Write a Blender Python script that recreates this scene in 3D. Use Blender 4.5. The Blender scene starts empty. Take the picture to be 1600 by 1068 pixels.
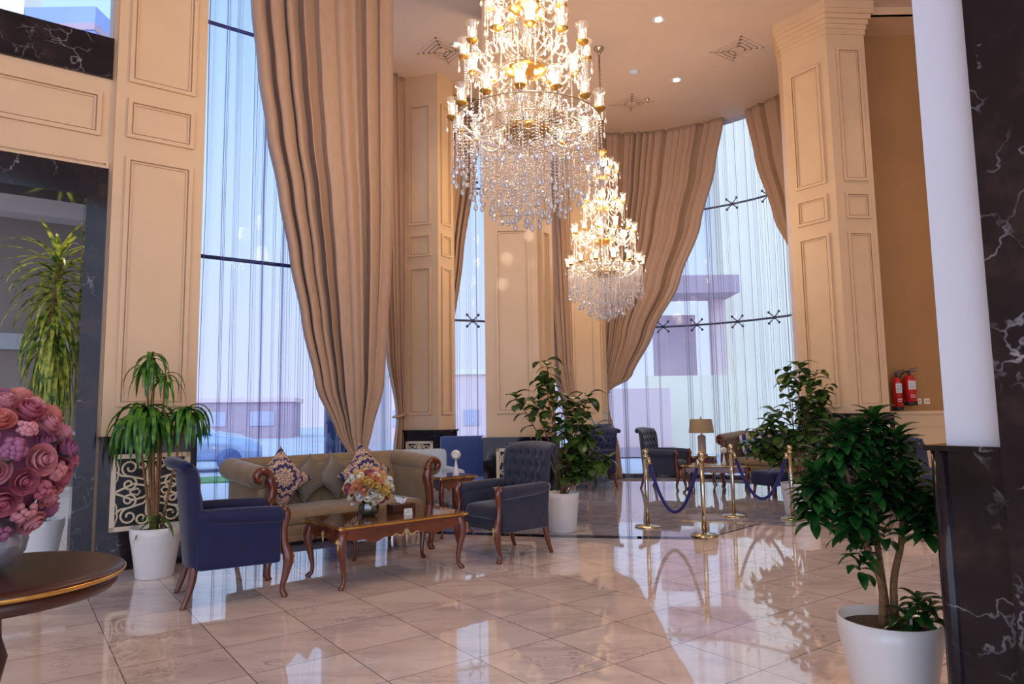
import bpy, bmesh, math, random
from mathutils import Vector, Matrix
PI = math.pi
rnd = random.Random(7)
sc = bpy.context.scene
COL = sc.collection

# ------------------------------------------------------------------ camera, world, exposure
cam = bpy.data.cameras.new('camera'); camo = bpy.data.objects.new('camera', cam); COL.objects.link(camo)
sc.camera = camo
PITCH, ROLL = 0.1028, -0.0150
fwd = Vector((0, math.cos(PITCH), math.sin(PITCH))); up0 = Vector((0, -math.sin(PITCH), math.cos(PITCH))); rx0 = Vector((1, 0, 0))
rx = rx0*math.cos(ROLL) + up0*math.sin(ROLL); up = -rx0*math.sin(ROLL) + up0*math.cos(ROLL)
m = Matrix((rx, up, -fwd)).transposed().to_4x4(); m.translation = Vector((0, 0, 1.4))
camo.matrix_world = m
cam.sensor_width = 36.0; cam.lens = 1080/1600*36.0; cam.clip_start = 0.05; cam.clip_end = 300

sc.view_settings.view_transform = 'Standard'; sc.view_settings.look = 'None'
sc.view_settings.exposure = 0.0; sc.view_settings.gamma = 1.0; sc.view_settings.use_curve_mapping = False
sc.cycles.use_denoising = True
sc.cycles.max_bounces = 10; sc.cycles.diffuse_bounces = 4; sc.cycles.glossy_bounces = 4
sc.cycles.transmission_bounces = 6; sc.cycles.transparent_max_bounces = 40
sc.cycles.sample_clamp_indirect = 6.0; sc.cycles.caustics_reflective = False; sc.cycles.caustics_refractive = False

world = bpy.data.worlds.new('hazy_sky'); sc.world = world; world.use_nodes = True
wn = world.node_tree; wn.nodes.clear()
wo = wn.nodes.new('ShaderNodeOutputWorld'); wb = wn.nodes.new('ShaderNodeBackground')
wt = wn.nodes.new('ShaderNodeTexCoord'); ws = wn.nodes.new('ShaderNodeSeparateXYZ'); wr = wn.nodes.new('ShaderNodeValToRGB')
wn.links.new(wt.outputs['Generated'], ws.inputs[0]); wn.links.new(ws.outputs['Z'], wr.inputs[0])
wr.color_ramp.elements[0].position = 0.0; wr.color_ramp.elements[0].color = (0.64, 0.68, 0.95, 1)
wr.color_ramp.elements[1].position = 0.45; wr.color_ramp.elements[1].color = (0.50, 0.74, 1.0, 1)
wn.links.new(wr.outputs[0], wb.inputs[0]); wm = wn.nodes.new('ShaderNodeMapRange'); wm.interpolation_type = 'SMOOTHSTEP'      # the sky is brighter on the sun's side, behind the viewpoint
for k, v in enumerate((0, -0.75, 0.1, 2.7, 1.28)):
    if k: wm.inputs[k].default_value = v
wn.links.new(ws.outputs['Y'], wm.inputs[0]); wn.links.new(wm.outputs[0], wb.inputs[1])
wn.links.new(wb.outputs[0], wo.inputs[0])

# ------------------------------------------------------------------ helpers: materials
def lin(c):
    return tuple(((x/255)/12.92 if x/255 <= 0.04045 else ((x/255+0.055)/1.055)**2.4) for x in c) + (1.0,)
def newmat(name):
    mt = bpy.data.materials.new(name); mt.use_nodes = True; nt = mt.node_tree; nt.nodes.clear()
    out = nt.nodes.new('ShaderNodeOutputMaterial'); return mt, nt, out
class N:
    def __init__(s, nt): s.nt = nt
    def __call__(s, typ, *ins, **kw):
        n = s.nt.nodes.new('ShaderNode'+typ)
        for k, v in kw.items():
            if k.startswith('i_'): s.setin(n, k[2:], v)
            else: setattr(n, k, v)
        for i, v in enumerate(ins):
            if v is not None: s.setin(n, i, v)
        return n
    def setin(s, n, k, v):
        if isinstance(k, str) and k not in n.inputs: k = k.replace('_', ' ')
        sk = n.inputs[k]
        if isinstance(v, bpy.types.NodeSocket): s.nt.links.new(v, sk)
        elif isinstance(v, bpy.types.Node): s.nt.links.new(v.outputs[0], sk)
        else: sk.default_value = v
def ramp(n, fac, stops):
    r = n('ValToRGB', fac); cr = r.color_ramp
    while len(cr.elements) < len(stops): cr.elements.new(0.5)
    for e, (p, c) in zip(cr.elements, stops):
        e.position = p; e.color = c if len(c) == 4 else tuple(c)+(1,)
    return r
def pmat(name, rgb, rough=0.6, var=0.12, scale=8, metal=0.0, sheen=0.0, bump=0.0, bscale=60, coat=0.0, sub=None, stretch=None, spec=0.5, trans=0.0):
    mt, nt, out = newmat(name); n = N(nt)
    tc = n('TexCoord'); vec = tc.outputs['Object']
    if stretch: vec = n('Mapping', vec, i_Scale=stretch).outputs[0]
    nz = n('TexNoise', vec, i_Scale=scale, i_Detail=4.0)
    c = lin(rgb); lo = tuple(x*(1-var) for x in c[:3]); hi = tuple(min(1, x*(1+var)) for x in c[:3])
    r = ramp(n, nz.outputs[0], [(0.3, lo), (0.7, hi)])
    b = n('BsdfPrincipled', i_Base_Color=r.outputs[0], i_Roughness=rough, i_Metallic=metal)
    b.inputs['Specular IOR Level'].default_value = spec
    if sheen: b.inputs['Sheen Weight'].default_value = sheen; b.inputs['Sheen Roughness'].default_value = 0.4
    if coat: b.inputs['Coat Weight'].default_value = coat; b.inputs['Coat Roughness'].default_value = 0.05
    if bump:
        nb = n('TexNoise', tc.outputs['Object'], i_Scale=bscale, i_Detail=3.0)
        bp = n('Bump', i_Strength=bump, i_Distance=0.01, i_Height=nb.outputs[0]); nt.links.new(bp.outputs[0], b.inputs['Normal'])
    sh = b.outputs[0]
    if trans:
        t = n('BsdfTranslucent', r.outputs[0]); mx = n('MixShader', trans, sh, t.outputs[0]); sh = mx.outputs[0]
    nt.links.new(sh, out.inputs[0]); return mt

M = {}
M['plaster'] = pmat('cream_plaster', (216, 182, 140), 0.45, 0.03, 3, coat=0.12)
M['white_plaster'] = pmat('white_plaster', (222, 222, 228), 0.55, 0.02, 3)
M['ceiling'] = pmat('ceiling_paint', (214, 186, 162), 0.8, 0.02, 2)
M['brown_wall'] = pmat('brown_wall_paint', (168, 122, 70), 0.7, 0.05, 2)
M['grey_wall'] = pmat('grey_alcove_paint', (158, 150, 146), 0.8, 0.04, 2)
M['white'] = pmat('white_lacquer', (232, 230, 232), 0.25, 0.02, 3, coat=0.3)
M['pot'] = pmat('white_glazed_planter', (228, 224, 222), 0.3, 0.02, 3, coat=0.3)
M['soil'] = pmat('potting_soil', (62, 44, 34), 0.95, 0.4, 40, bump=0.8)
M['drape'] = pmat('taupe_drapery', (180, 146, 118), 0.5, 0.06, 30, sheen=0.35, bump=0.15, bscale=200, stretch=(1, 1, 0.2), trans=0.08)
M['navy'] = pmat('navy_velvet', (17, 24, 68), 0.8, 0.18, 9, sheen=0.3, bump=0.1, bscale=150)
M['slate'] = pmat('slate_blue_velvet', (42, 46, 66), 0.8, 0.18, 9, sheen=0.45, bump=0.1, bscale=150)
M['sofa'] = pmat('olive_taupe_velvet', (140, 118, 88), 0.7, 0.12, 8, sheen=0.4, bump=0.1, bscale=150)
M['palefab'] = pmat('pale_silver_fabric', (196, 204, 214), 0.7, 0.06, 8, sheen=0.3)
M['wood'] = pmat('mahogany_wood', (104, 46, 26), 0.22, 0.35, 6, coat=0.6, stretch=(1, 8, 1))
M['woodtop'] = pmat('polished_walnut_veneer', (120, 76, 40), 0.12, 0.3, 5, coat=1.0, stretch=(1, 9, 1))
M['gold'] = pmat('antique_gold', (214, 164, 84), 0.3, 0.15, 20, metal=0.9)
M['carve'] = pmat('gilded_carving', (206, 172, 120), 0.4, 0.2, 40, metal=0.3)
M['brass'] = pmat('polished_brass', (206, 186, 146), 0.18, 0.05, 10, metal=1.0)
M['steel'] = pmat('polished_steel', (196, 186, 164), 0.12, 0.03, 10, metal=1.0)
M['darksteel'] = pmat('dark_steel', (64, 66, 92), 0.3, 0.05, 10, metal=0.7)
M['fret'] = pmat('ivory_fretwork', (224, 206, 176), 0.45, 0.05, 10)
M['rope'] = pmat('navy_velvet_rope', (30, 28, 104), 0.8, 0.2, 20, sheen=0.5)
M['stem'] = pmat('woody_stem', (126, 92, 58), 0.8, 0.3, 30, bump=0.5)
M['red'] = pmat('fire_engine_red', (196, 24, 28), 0.25, 0.05, 10, coat=0.5)
M['black'] = pmat('black_rubber', (22, 22, 24), 0.5, 0.1, 10)
M['label'] = pmat('white_label_paper', (226, 222, 214), 0.6, 0.03, 10)
M['ink'] = pmat('grey_print', (120, 112, 112), 0.6, 0.03, 10)
M['lampshade'] = pmat('linen_lampshade', (206, 180, 140), 0.8, 0.05, 60, trans=0.4)
M['lampbase'] = pmat('taupe_ceramic', (168, 146, 134), 0.4, 0.08, 10)
M['boxwood'] = pmat('dark_box_wood', (70, 34, 24), 0.35, 0.2, 8)
M['tissue'] = pmat('white_tissue', (236, 236, 240), 0.9, 0.02, 10)
M['cushiongrey'] = None
M['bench'] = pmat('blue_bench_fabric', (60, 84, 150), 0.6, 0.08, 8, sheen=0.3)
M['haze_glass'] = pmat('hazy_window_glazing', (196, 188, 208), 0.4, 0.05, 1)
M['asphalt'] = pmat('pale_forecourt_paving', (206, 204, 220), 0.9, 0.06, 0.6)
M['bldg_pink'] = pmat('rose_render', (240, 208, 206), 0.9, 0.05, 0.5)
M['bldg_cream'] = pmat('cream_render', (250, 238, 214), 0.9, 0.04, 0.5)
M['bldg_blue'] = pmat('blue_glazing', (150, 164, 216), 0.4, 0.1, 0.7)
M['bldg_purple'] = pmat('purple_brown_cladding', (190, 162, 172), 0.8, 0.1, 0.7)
M['car'] = pmat('silver_blue_car_paint', (176, 192, 232), 0.25, 0.05, 3, metal=0.3, coat=0.6)
M['carglass'] = pmat('dark_car_glass', (90, 104, 160), 0.1, 0.05, 3)
M['grass'] = pmat('lawn', (110, 150, 100), 0.9, 0.3, 3)

def leafmat(name, a, b, rough=0.3):
    mt, nt, out = newmat(name); n = N(nt)
    tc = n('TexCoord'); nz = n('TexNoise', tc.outputs['Object'], i_Scale=14.0, i_Detail=2.0)
    r = ramp(n, nz.outputs[0], [(0.35, lin(a)), (0.65, lin(b))])
    p = n('BsdfPrincipled', i_Base_Color=r.outputs[0], i_Roughness=rough)
    t = n('BsdfTranslucent', r.outputs[0]); mx = n('MixShader', 0.25, p.outputs[0], t.outputs[0])
    nt.links.new(mx.outputs[0], out.inputs[0]); return mt
M['leaf_dark'] = leafmat('dark_green_leaf', (18, 58, 26), (46, 100, 40))
M['leaf_mid'] = leafmat('mid_green_leaf', (34, 88, 34), (96, 148, 44))
M['leaf_ficus'] = leafmat('rubber_plant_leaf', (34, 66, 30), (88, 116, 52), 0.25)
M['leaf_yel'] = leafmat('yellow_green_leaf', (52, 96, 30), (206, 208, 84), 0.4)

def marble_dark():
    mt, nt, out = newmat('dark_emperador_marble'); n = N(nt)
    tc = n('TexCoord'); v = tc.outputs['Object']
    n1 = n('TexNoise', v, i_Scale=2.5, i_Detail=6.0, i_Roughness=0.6)
    base = ramp(n, n1.outputs[0], [(0.3, lin((14, 12, 18))), (0.55, lin((34, 27, 31))), (0.75, lin((70, 50, 42)))])
    dis = n('TexNoise', v, i_Scale=2.2, i_Detail=5.0, i_Roughness=0.52)
    mp = n('VectorMath', v, dis.outputs[1], operation='ADD')
    vo = n('TexVoronoi', mp.outputs[0], i_Scale=2.8, feature='DISTANCE_TO_EDGE')
    msk = n('TexNoise', v, i_Scale=3.0, i_Detail=3.0)
    ve = ramp(n, vo.outputs[0], [(0.0, (1, 1, 1)), (0.022, (0, 0, 0))])
    mk = ramp(n, msk.outputs[0], [(0.5, (0, 0, 0)), (0.7, (0.8, 0.8, 0.8))])
    ml = n('Math', ve.outputs[0], mk.outputs[0], operation='MULTIPLY')
    mx = n('MixRGB', ml.outputs[0], base.outputs[0], lin((176, 168, 170)))
    b = n('BsdfPrincipled', i_Base_Color=mx.outputs[0], i_Roughness=0.08); b.inputs['Specular IOR Level'].default_value = 0.3
    nt.links.new(b.outputs[0], out.inputs[0]); return mt
M['dmarble'] = marble_dark()

TH = 0.628; TS = 0.5593
def marble_floor(name='polished_marble_tiles', tint=((244, 226, 218), (220, 200, 194), (156, 140, 146)), joints=True):
    mt, nt, out = newmat(name); n = N(nt)
    tc = n('TexCoord'); v = tc.outputs['Object']
    # object coordinates equal world coordinates for the floor; turn them to the joint directions
    sh = n('VectorMath', v, (1.0143, -4.2757, 0), operation='ADD')
    rt = n('VectorRotate', sh.outputs[0], rotation_type='Z_AXIS'); rt.inputs['Angle'].default_value = -TH
    s1 = n('VectorMath', rt.outputs[0], (1/TS, 1/TS, 1), operation='MULTIPLY')
    fl = n('VectorMath', s1.outputs[0], operation='FLOOR'); fr = n('VectorMath', s1.outputs[0], operation='FRACTION')
    wn_ = n('TexWhiteNoise', fl.outputs[0], noise_dimensions='3D')
    off = n('VectorMath', wn_.outputs[1], (37, 37, 37), operation='MULTIPLY')
    vv = n('VectorMath', v, off.outputs[0], operation='ADD')
    st = n('Mapping', vv.outputs[0], i_Scale=(1.0, 2.4, 1), i_Rotation=(0, 0, -0.5))
    n1 = n('TexNoise', st.outputs[0], i_Scale=1.5, i_Detail=8.0, i_Roughness=0.62, i_Distortion=0.7)
    base = ramp(n, n1.outputs[0], [(0.36, lin(tint[1])), (0.56, lin(tint[0]))])
    n2 = n('TexNoise', st.outputs[0], i_Scale=2.0, i_Detail=8.0, i_Roughness=0.6, i_Distortion=1.6)
    ab = n('Math', n2.outputs[0], 0.5, operation='SUBTRACT'); ab = n('Math', ab.outputs[0], operation='ABSOLUTE')
    ve = ramp(n, ab.outputs[0], [(0.0, (1, 1, 1)), (0.022, (0, 0, 0))])
    mk = n('TexNoise', vv.outputs[0], i_Scale=1.7, i_Detail=2.0); mkr = ramp(n, mk.outputs[0], [(0.46, (0, 0, 0)), (0.66, (0.75, 0.75, 0.75))])
    ml = n('Math', ve.outputs[0], mkr.outputs[0], operation='MULTIPLY')
    c1 = n('MixRGB', ml.outputs[0], base.outputs[0], lin(tint[2]))
    br = n('Math', wn_.outputs[0], 0.10, operation='MULTIPLY'); br = n('Math', br.outputs[0], 0.93, operation='ADD')
    c2 = n('VectorMath', c1.outputs[0], operation='SCALE'); nt.links.new(br.outputs[0], c2.inputs['Scale'])
    col = c2.outputs[0]
    if joints:
        sp = n('SeparateXYZ', fr.outputs[0])
        def edge(s):
            a = n('Math', s, 0.5, operation='SUBTRACT'); a = n('Math', a.outputs[0], operation='ABSOLUTE')
            return n('Math', a.outputs[0], 0.4945, operation='GREATER_THAN')
        e = n('Math', edge(sp.outputs[0]).outputs[0], edge(sp.outputs[1]).outputs[0], operation='MAXIMUM')
        col = n('MixRGB', e.outputs[0], col, lin((122, 102, 96))).outputs[0]
    b = n('BsdfPrincipled', i_Base_Color=col, i_Roughness=0.035)
    b.inputs['Specular IOR Level'].default_value = 0.85
    b.inputs['Coat Weight'].default_value = 0.35; b.inputs['Coat Roughness'].default_value = 0.02
    nt.links.new(b.outputs[0], out.inputs[0]); return mt
M['floor'] = marble_floor()
M['inlay'] = marble_floor('grey_marble_inlay', ((190, 182, 188), (160, 152, 160), (120, 112, 124)))

def glassmat(name, tint=(0.93, 0.96, 1.0), refl=0.06, diff=0.0, dcol=(1, 1, 1), rough=0.02, ior=1.45):
    mt, nt, out = newmat(name); n = N(nt)
    t = n('BsdfTransparent', tuple(tint)+(1,)); g = n('BsdfGlossy', (1, 1, 1, 1), rough)
    fr = n('Fresnel', ior); ad = n('Math', fr.outputs[0], refl, operation='ADD', use_clamp=True)
    mx = n('MixShader', ad.outputs[0], t.outputs[0], g.outputs[0]); sh = mx.outputs[0]
    if diff:
        d = n('BsdfDiffuse', tuple(dcol)+(1,)); tr = n('BsdfTranslucent', tuple(dcol)+(1,))
        dd = n('MixShader', 0.5, d.outputs[0], tr.outputs[0]); sh = n('MixShader', diff, sh, dd.outputs[0]).outputs[0]
    nt.links.new(sh, out.inputs[0]); return mt
M['pane'] = glassmat('window_glass', (0.95, 0.97, 1.0), 0.0, ior=1.12)
M['shade_glass'] = glassmat('clear_lamp_glass', (0.97, 0.95, 0.92), 0.10, 0.09, (1, 0.93, 0.82), 0.1)
M['crystal'] = glassmat('cut_crystal', (0.90, 0.86, 0.88), 0.40, 0.30, (1, 0.96, 0.92), 0.05)
M['armglass'] = glassmat('amber_tinted_glass_arm', (0.96, 0.92, 0.86), 0.26, 0.07, (1, 0.92, 0.80), 0.06)
M['bowlglass'] = glassmat('rippled_vase_glass', (0.86, 0.88, 0.92), 0.15, 0.25, (0.9, 0.92, 1), 0.08)
M['darkglass'] = glassmat('smoky_vase_glass', (0.4, 0.5, 0.45), 0.15, 0.1, (0.3, 0.4, 0.35), 0.05)

def sheermat(name, col=(0.70, 0.72, 0.98), lo=0.12, hi=0.92):
    mt, nt, out = newmat(name); n = N(nt)
    lw = n('LayerWeight', 0.5); r = ramp(n, lw.outputs['Facing'], [(0.04, (lo,)*3), (0.5, (hi,)*3)])
    tr = n('BsdfTranslucent', tuple(col)+(1,)); d = n('BsdfDiffuse', tuple(col)+(1,)); dd = n('MixShader', 0.45, tr.outputs[0], d.outputs[0])
    t = n('BsdfTransparent', (1, 1, 1, 1)); mx = n('MixShader', r.outputs[0], t.outputs[0], dd.outputs[0])
    nt.links.new(mx.outputs[0], out.inputs[0]); return mt
M['sheer'] = sheermat('lilac_blue_voile', (0.20, 0.18, 0.52), 0.05, 0.92)
M['sheer_pale'] = sheermat('pale_voile', (0.80, 0.80, 0.95), 0.07, 0.8)
M['sheer_far'] = sheermat('white_voile', (0.42, 0.37, 0.44), 0.07, 0.85)

def emat(name, col, s):
    mt, nt, out = newmat(name); n = N(nt); e = n('Emission', tuple(col)+(1,), s); nt.links.new(e.outputs[0], out.inputs[0]); return mt
M['bulb'] = emat('lit_candle_bulb', (1.0, 0.80, 0.54), 6.5)
M['spot'] = emat('lit_downlight', (1.0, 0.9, 0.75), 12.0)

def medallion():
    mt, nt, out = newmat('navy_medallion_embroidery'); n = N(nt)
    tc = n('TexCoord'); s = n('SeparateXYZ', tc.outputs['Object'])
    xx = n('Math', s.outputs[0], s.outputs[0], operation='MULTIPLY'); zz = n('Math', s.outputs[2], s.outputs[2], operation='MULTIPLY')
    r = n('Math', xx.outputs[0], zz.outputs[0], operation='ADD'); r = n('Math', r.outputs[0], 0.5, operation='POWER')
    a = n('Math', s.outputs[0], s.outputs[2], operation='ARCTAN2')
    a8 = n('Math', a.outputs[0], 12.0, operation='MULTIPLY'); sa = n('Math', a8.outputs[0], operation='SINE')
    sa = n('Math', sa.outputs[0], 0.013, operation='MULTIPLY'); rr = n('Math', r.outputs[0], sa.outputs[0], operation='ADD')
    nz = n('TexNoise', tc.outputs['Object'], i_Scale=38.0, i_Detail=1.0); nn = n('Math', nz.outputs[0], 0.045, operation='MULTIPLY')
    rr = n('Math', rr.outputs[0], nn.outputs[0], operation='ADD')
    cream, navy = lin((218, 184, 146)), lin((34, 32, 92))
    rp = ramp(n, rr.outputs[0], [(0.0, cream), (0.02, navy), (0.03, cream), (0.115, navy), (0.145, cream), (0.19, navy), (0.205, cream), (0.285, navy), (0.32, cream)])
    rp.color_ramp.interpolation = 'CONSTANT'
    vo = n('TexVoronoi', tc.outputs['Object'], i_Scale=38.0, feature='DISTANCE_TO_EDGE'); vr = ramp(n, vo.outputs[0], [(0.06, (0.85, 0.85, 0.85)), (0.12, (0, 0, 0))])
    inv = n('MixRGB', vr.outputs[0], rp.outputs[0], lin((60, 50, 96)))
    b = n('BsdfPrincipled', i_Base_Color=inv.outputs[0], i_Roughness=0.8); nt.links.new(b.outputs[0], out.inputs[0]); return mt
M['medallion'] = medallion()
def stripes(name, a, b, sc_, rough=0.8):
    mt, nt, out = newmat(name); n = N(nt)
    tc = n('TexCoord'); s = n('SeparateXYZ', tc.outputs['Object']); k = n('Math', s.outputs[2], sc_, operation='MULTIPLY'); f = n('Math', k.outputs[0], operation='SINE')
    r = ramp(n, f.outputs[0], [(0.0, lin(a)), (0.55, lin(b))]); r.color_ramp.interpolation = 'LINEAR'
    p = n('BsdfPrincipled', i_Base_Color=r.outputs[0], i_Roughness=rough); nt.links.new(p.outputs[0], out.inputs[0]); return mt
M['cushiongrey'] = stripes('grey_ribbed_satin', (84, 80, 72), (134, 126, 112), 330.0, 0.4)
M['cushionstripe'] = stripes('navy_white_stripe', (34, 40, 110), (214, 208, 214), 42.0)
for k_, c_ in {'rose': (188, 100, 116), 'roselt': (212, 140, 144), 'mauve': (164, 96, 128), 'peach': (232, 170, 130), 'coral': (224, 136, 122), 'creamf': (240, 226, 196), 'yellowf': (230, 196, 110), 'whitef': (238, 232, 226)}.items():
    M[k_] = pmat('petal_'+k_, c_, 0.7, 0.15, 20, trans=0.15)

# ------------------------------------------------------------------ helpers: mesh building
class MB:
    def __init__(s): s.v = []; s.f = []; s.sm = []
    def add(s, vs, fs, smooth=True):
        o = len(s.v); s.v += [tuple(p) for p in vs]; s.f += [tuple(o+i for i in f) for f in fs]; s.sm += [smooth]*len(fs); return s
    def box(s, c, d, rz=0.0, mtx=None):
        x, y, z = d[0]/2, d[1]/2, d[2]/2; R = Matrix.Rotation(rz, 3, 'Z') if mtx is None else mtx
        vs = [Vector(c)+R@Vector(p) for p in ((-x,-y,-z),(x,-y,-z),(x,y,-z),(-x,y,-z),(-x,-y,z),(x,-y,z),(x,y,z),(-x,y,z))]
        return s.add(vs, [(3,2,1,0),(4,5,6,7),(0,1,5,4),(1,2,6,5),(2,3,7,6),(3,0,4,7)], False)
    def rbox(s, c, d, r=0.03, n=7, puff=(0, 0, 0), rz=0.0, ry=0.0):
        h = Vector(d)/2; r = min(r, min(h)*0.999)
        ts = [-1+2*i/n for i in range(n+1)]; ts = [math.copysign(1-(1-abs(t))**1.7, t) for t in ts]
        R = Matrix.Rotation(rz, 3, 'Z') @ Matrix.Rotation(ry, 3, 'Y')
        for ax in range(3):
            for sg in (-1, 1):
                vs = []; fs = []
                for i, a in enumerate(ts):
                    for j, b in enumerate(ts):
                        p = [0, 0, 0]; p[ax] = sg; p[(ax+1) % 3] = a; p[(ax+2) % 3] = b
                        q = Vector((p[0]*h[0], p[1]*h[1], p[2]*h[2]))
                        cl = Vector([max(-h[k]+r, min(h[k]-r, q[k])) for k in range(3)])
                        dlt = q-cl
                        if dlt.length > 1e-9: q = cl+dlt.normalized()*r
                        q[ax] += sg*puff[ax]*(1-a*a)*(1-b*b)
                        vs.append(Vector(c)+R@q)
                m_ = n+1
                for i in range(n):
                    for j in range(n):
                        f = (i*m_+j, (i+1)*m_+j, (i+1)*m_+j+1, i*m_+j+1)
                        fs.append(f if sg > 0 else f[::-1])
                s.add(vs, fs, True)
        return s
    def tube(s, pts, r, n=8, cap=True, flat=None):
        pts = [Vector(p) for p in pts]; rs = r if isinstance(r, (list, tuple)) else [r]*len(pts)
        vs = []; fs = []; t0 = (pts[1]-pts[0]).normalized()
        u = Vector((0, 0, 1)) if abs(t0.z) < 0.9 else Vector((1, 0, 0)); u = (u-t0*u.dot(t0)).normalized()
        for i, p in enumerate(pts):
            t = (pts[min(i+1, len(pts)-1)]-pts[max(i-1, 0)])
            if t.length < 1e-9: t = t0
            t = t.normalized(); u = (u-t*u.dot(t))
            u = u.normalized() if u.length > 1e-6 else Vector((0, 1, 0)); w = t.cross(u)
            for k in range(n):
                a = 2*PI*k/n; fl = flat or 1.0
                vs.append(p+u*math.cos(a)*rs[i]+w*math.sin(a)*rs[i]*fl)
        for i in range(len(pts)-1):
            for k in range(n): fs.append((i*n+k, i*n+(k+1) % n, (i+1)*n+(k+1) % n, (i+1)*n+k))
        if cap:
            fs.append(tuple(range(n))[::-1]); fs.append(tuple((len(pts)-1)*n+k for k in range(n)))
        return s.add(vs, fs, True)
    def lathe(s, prof, n=24, c=(0, 0, 0), wav=None):
        vs = []; fs = []; c = Vector(c)
        for i, (r, z) in enumerate(prof):
            for k in range(n):
                a = 2*PI*k/n; q = r*(1+(wav(i, a) if wav else 0)); vs.append(c+Vector((q*math.cos(a), q*math.sin(a), z)))
        for i in range(len(prof)-1):
            for k in range(n): fs.append((i*n+k, i*n+(k+1) % n, (i+1)*n+(k+1) % n, (i+1)*n+k))
        if prof[0][0] > 1e-4: fs.append(tuple(range(n))[::-1])
        if prof[-1][0] > 1e-4: fs.append(tuple((len(prof)-1)*n+k for k in range(n)))
        return s.add(vs, fs, True)
    def shell(s, prof, n=24, c=(0, 0, 0), wav=None):   # open lathe, no caps
        k0 = len(s.f); s.lathe(prof, n, c, wav)
        keep = [i for i in range(k0, len(s.f)) if len(s.f[i]) == 4 or n == 4]
        s.sm = s.sm[:k0]+[s.sm[i] for i in keep]; s.f = s.f[:k0]+[s.f[i] for i in keep]; return s
    def sphere(s, c, r, n=10, m_=7, sq=(1, 1, 1)):
        pr = [(math.sin(PI*i/m_), -math.cos(PI*i/m_)) for i in range(m_+1)]
        vs = []; fs = []
        for (q, z) in pr:
            for k in range(n):
                a = 2*PI*k/n; vs.append(Vector(c)+Vector((q*math.cos(a)*r*sq[0], q*math.sin(a)*r*sq[1], z*r*sq[2])))
        for i in range(m_):
            for k in range(n): fs.append((i*n+k, i*n+(k+1) % n, (i+1)*n+(k+1) % n, (i+1)*n+k))
        return s.add(vs, fs, True)
    def prism(s, poly, z0, z1, smooth=False):
        n = len(poly); vs = [(p[0], p[1], z0) for p in poly]+[(p[0], p[1], z1) for p in poly]
        fs = [tuple(range(n))[::-1], tuple(range(n, 2*n))]+[(i, (i+1) % n, n+(i+1) % n, n+i) for i in range(n)]
        s.add(vs, fs[:2], False); o = len(s.v)-2*n
        s.f += [tuple(o+i for i in f) for f in fs[2:]]; s.sm += [smooth]*n; return s
    def grid(s, fn, nu, nv, closeu=False, smooth=True, flip=False):
        vs = [fn(i/nu, j/nv) for i in range(nu+1) for j in range(nv+1)]; m_ = nv+1
        fs = [((i*m_+j), ((i+1)*m_+j), ((i+1)*m_+j+1), (i*m_+j+1)) for i in range(nu) for j in range(nv)]
        if flip: fs = [f[::-1] for f in fs]
        return s.add(vs, fs, smooth)
    def xf(s, mtx): s.v = [tuple(mtx@Vector(p)) for p in s.v]; return s
    def build(s, name, mat, parent=None, label=None):
        me = bpy.data.meshes.new(name); me.from_pydata(s.v, [], s.f); me.polygons.foreach_set('use_smooth', s.sm)
        me.materials.append(M[mat] if isinstance(mat, str) else mat); me.update()
        o = bpy.data.objects.new(name, me); COL.objects.link(o)
        if parent is not None: o.parent = parent
        if label: o['label'] = label
        return o
def tag(o, label, cat, group=None, kind=None):
    o['label'] = label; o['category'] = cat
    if group: o['group'] = group
    if kind: o['kind'] = kind
    return o
def thing(name, label, cat, loc=(0, 0, 0), rz=0.0, group=None):
    o = bpy.data.objects.new(name, None); o.empty_display_size = 0.1; COL.objects.link(o); o.location = loc; o.rotation_euler = (0, 0, rz)
    return tag(o, label, cat, group)
def struct(o): o['kind'] = 'structure'; return o
def dup(root, loc=None, rz=None, label=None, group=None):
    ch_of = {}
    for o in bpy.data.objects:
        if o.parent: ch_of.setdefault(o.parent.name, []).append(o)
    def rec(o, par):
        c = o.copy(); COL.objects.link(c); c.parent = par
        for k in ch_of.get(o.name, []): rec(k, c)
        return c
    r = rec(root, None)
    if loc is not None: r.location = loc
    if rz is not None: r.rotation_euler = (0, 0, rz)
    if label: r['label'] = label
    if group: r['group'] = group
    return r
def inst(proto, parent, loc, rz=0.0, scale=None, rot=None):
    o = proto.copy(); COL.objects.link(o); o.parent = parent; o.location = loc; o.rotation_euler = rot if rot else (0, 0, rz)
    if scale: o.scale = scale
    return o

# ------------------------------------------------------------------ the room
D2 = Vector((math.cos(TH), math.sin(TH))); D1 = Vector((math.sin(TH), -math.cos(TH)))   # joint directions; D1 points from wall_left into the room
W0 = Vector((-3.80, 6.64)); CZ = 7.5
def L(s, n=0.0, z=None):
    p = W0 + D2*s + D1*n
    return (p.x, p.y) if z is None else (p.x, p.y, z)
def lbox(mb, s0, s1, n0, n1, z0, z1):      # a box laid along wall_left
    c = L((s0+s1)/2, (n0+n1)/2); return mb.box((c[0], c[1], (z0+z1)/2), (s1-s0, abs(n1-n0), z1-z0), TH)
FAC2 = [(-1.93, 8.06), (-2.42, 9.0), (-2.72, 10.2), (-2.66, 11.3), (-2.30, 12.3)]
FAC3 = [(-1.45, 12.75), (-0.6, 13.1), (0.3, 13.6), (1.25, 14.35)]
OC = Vector((2.40, 11.44))
def arc(t, r): return (OC.x+r*math.cos(t), OC.y+r*math.sin(t))
ARC = [arc(t, 3.6) for t in [1.72-0.139*i for i in range(13)]]
poly = [L(-6, -0.3), L(2.33, -0.3)] + FAC2[1:] + [(-1.9, 12.75)] + FAC3 + [(1.9, 14.9)] + [arc(1.72-0.139*i, 3.66) for i in range(13)] + [(6.1, 10.9), (9.5, 10.9), (9.5, -5), (-8.65, -5)]
poly = poly[::-1]
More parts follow.
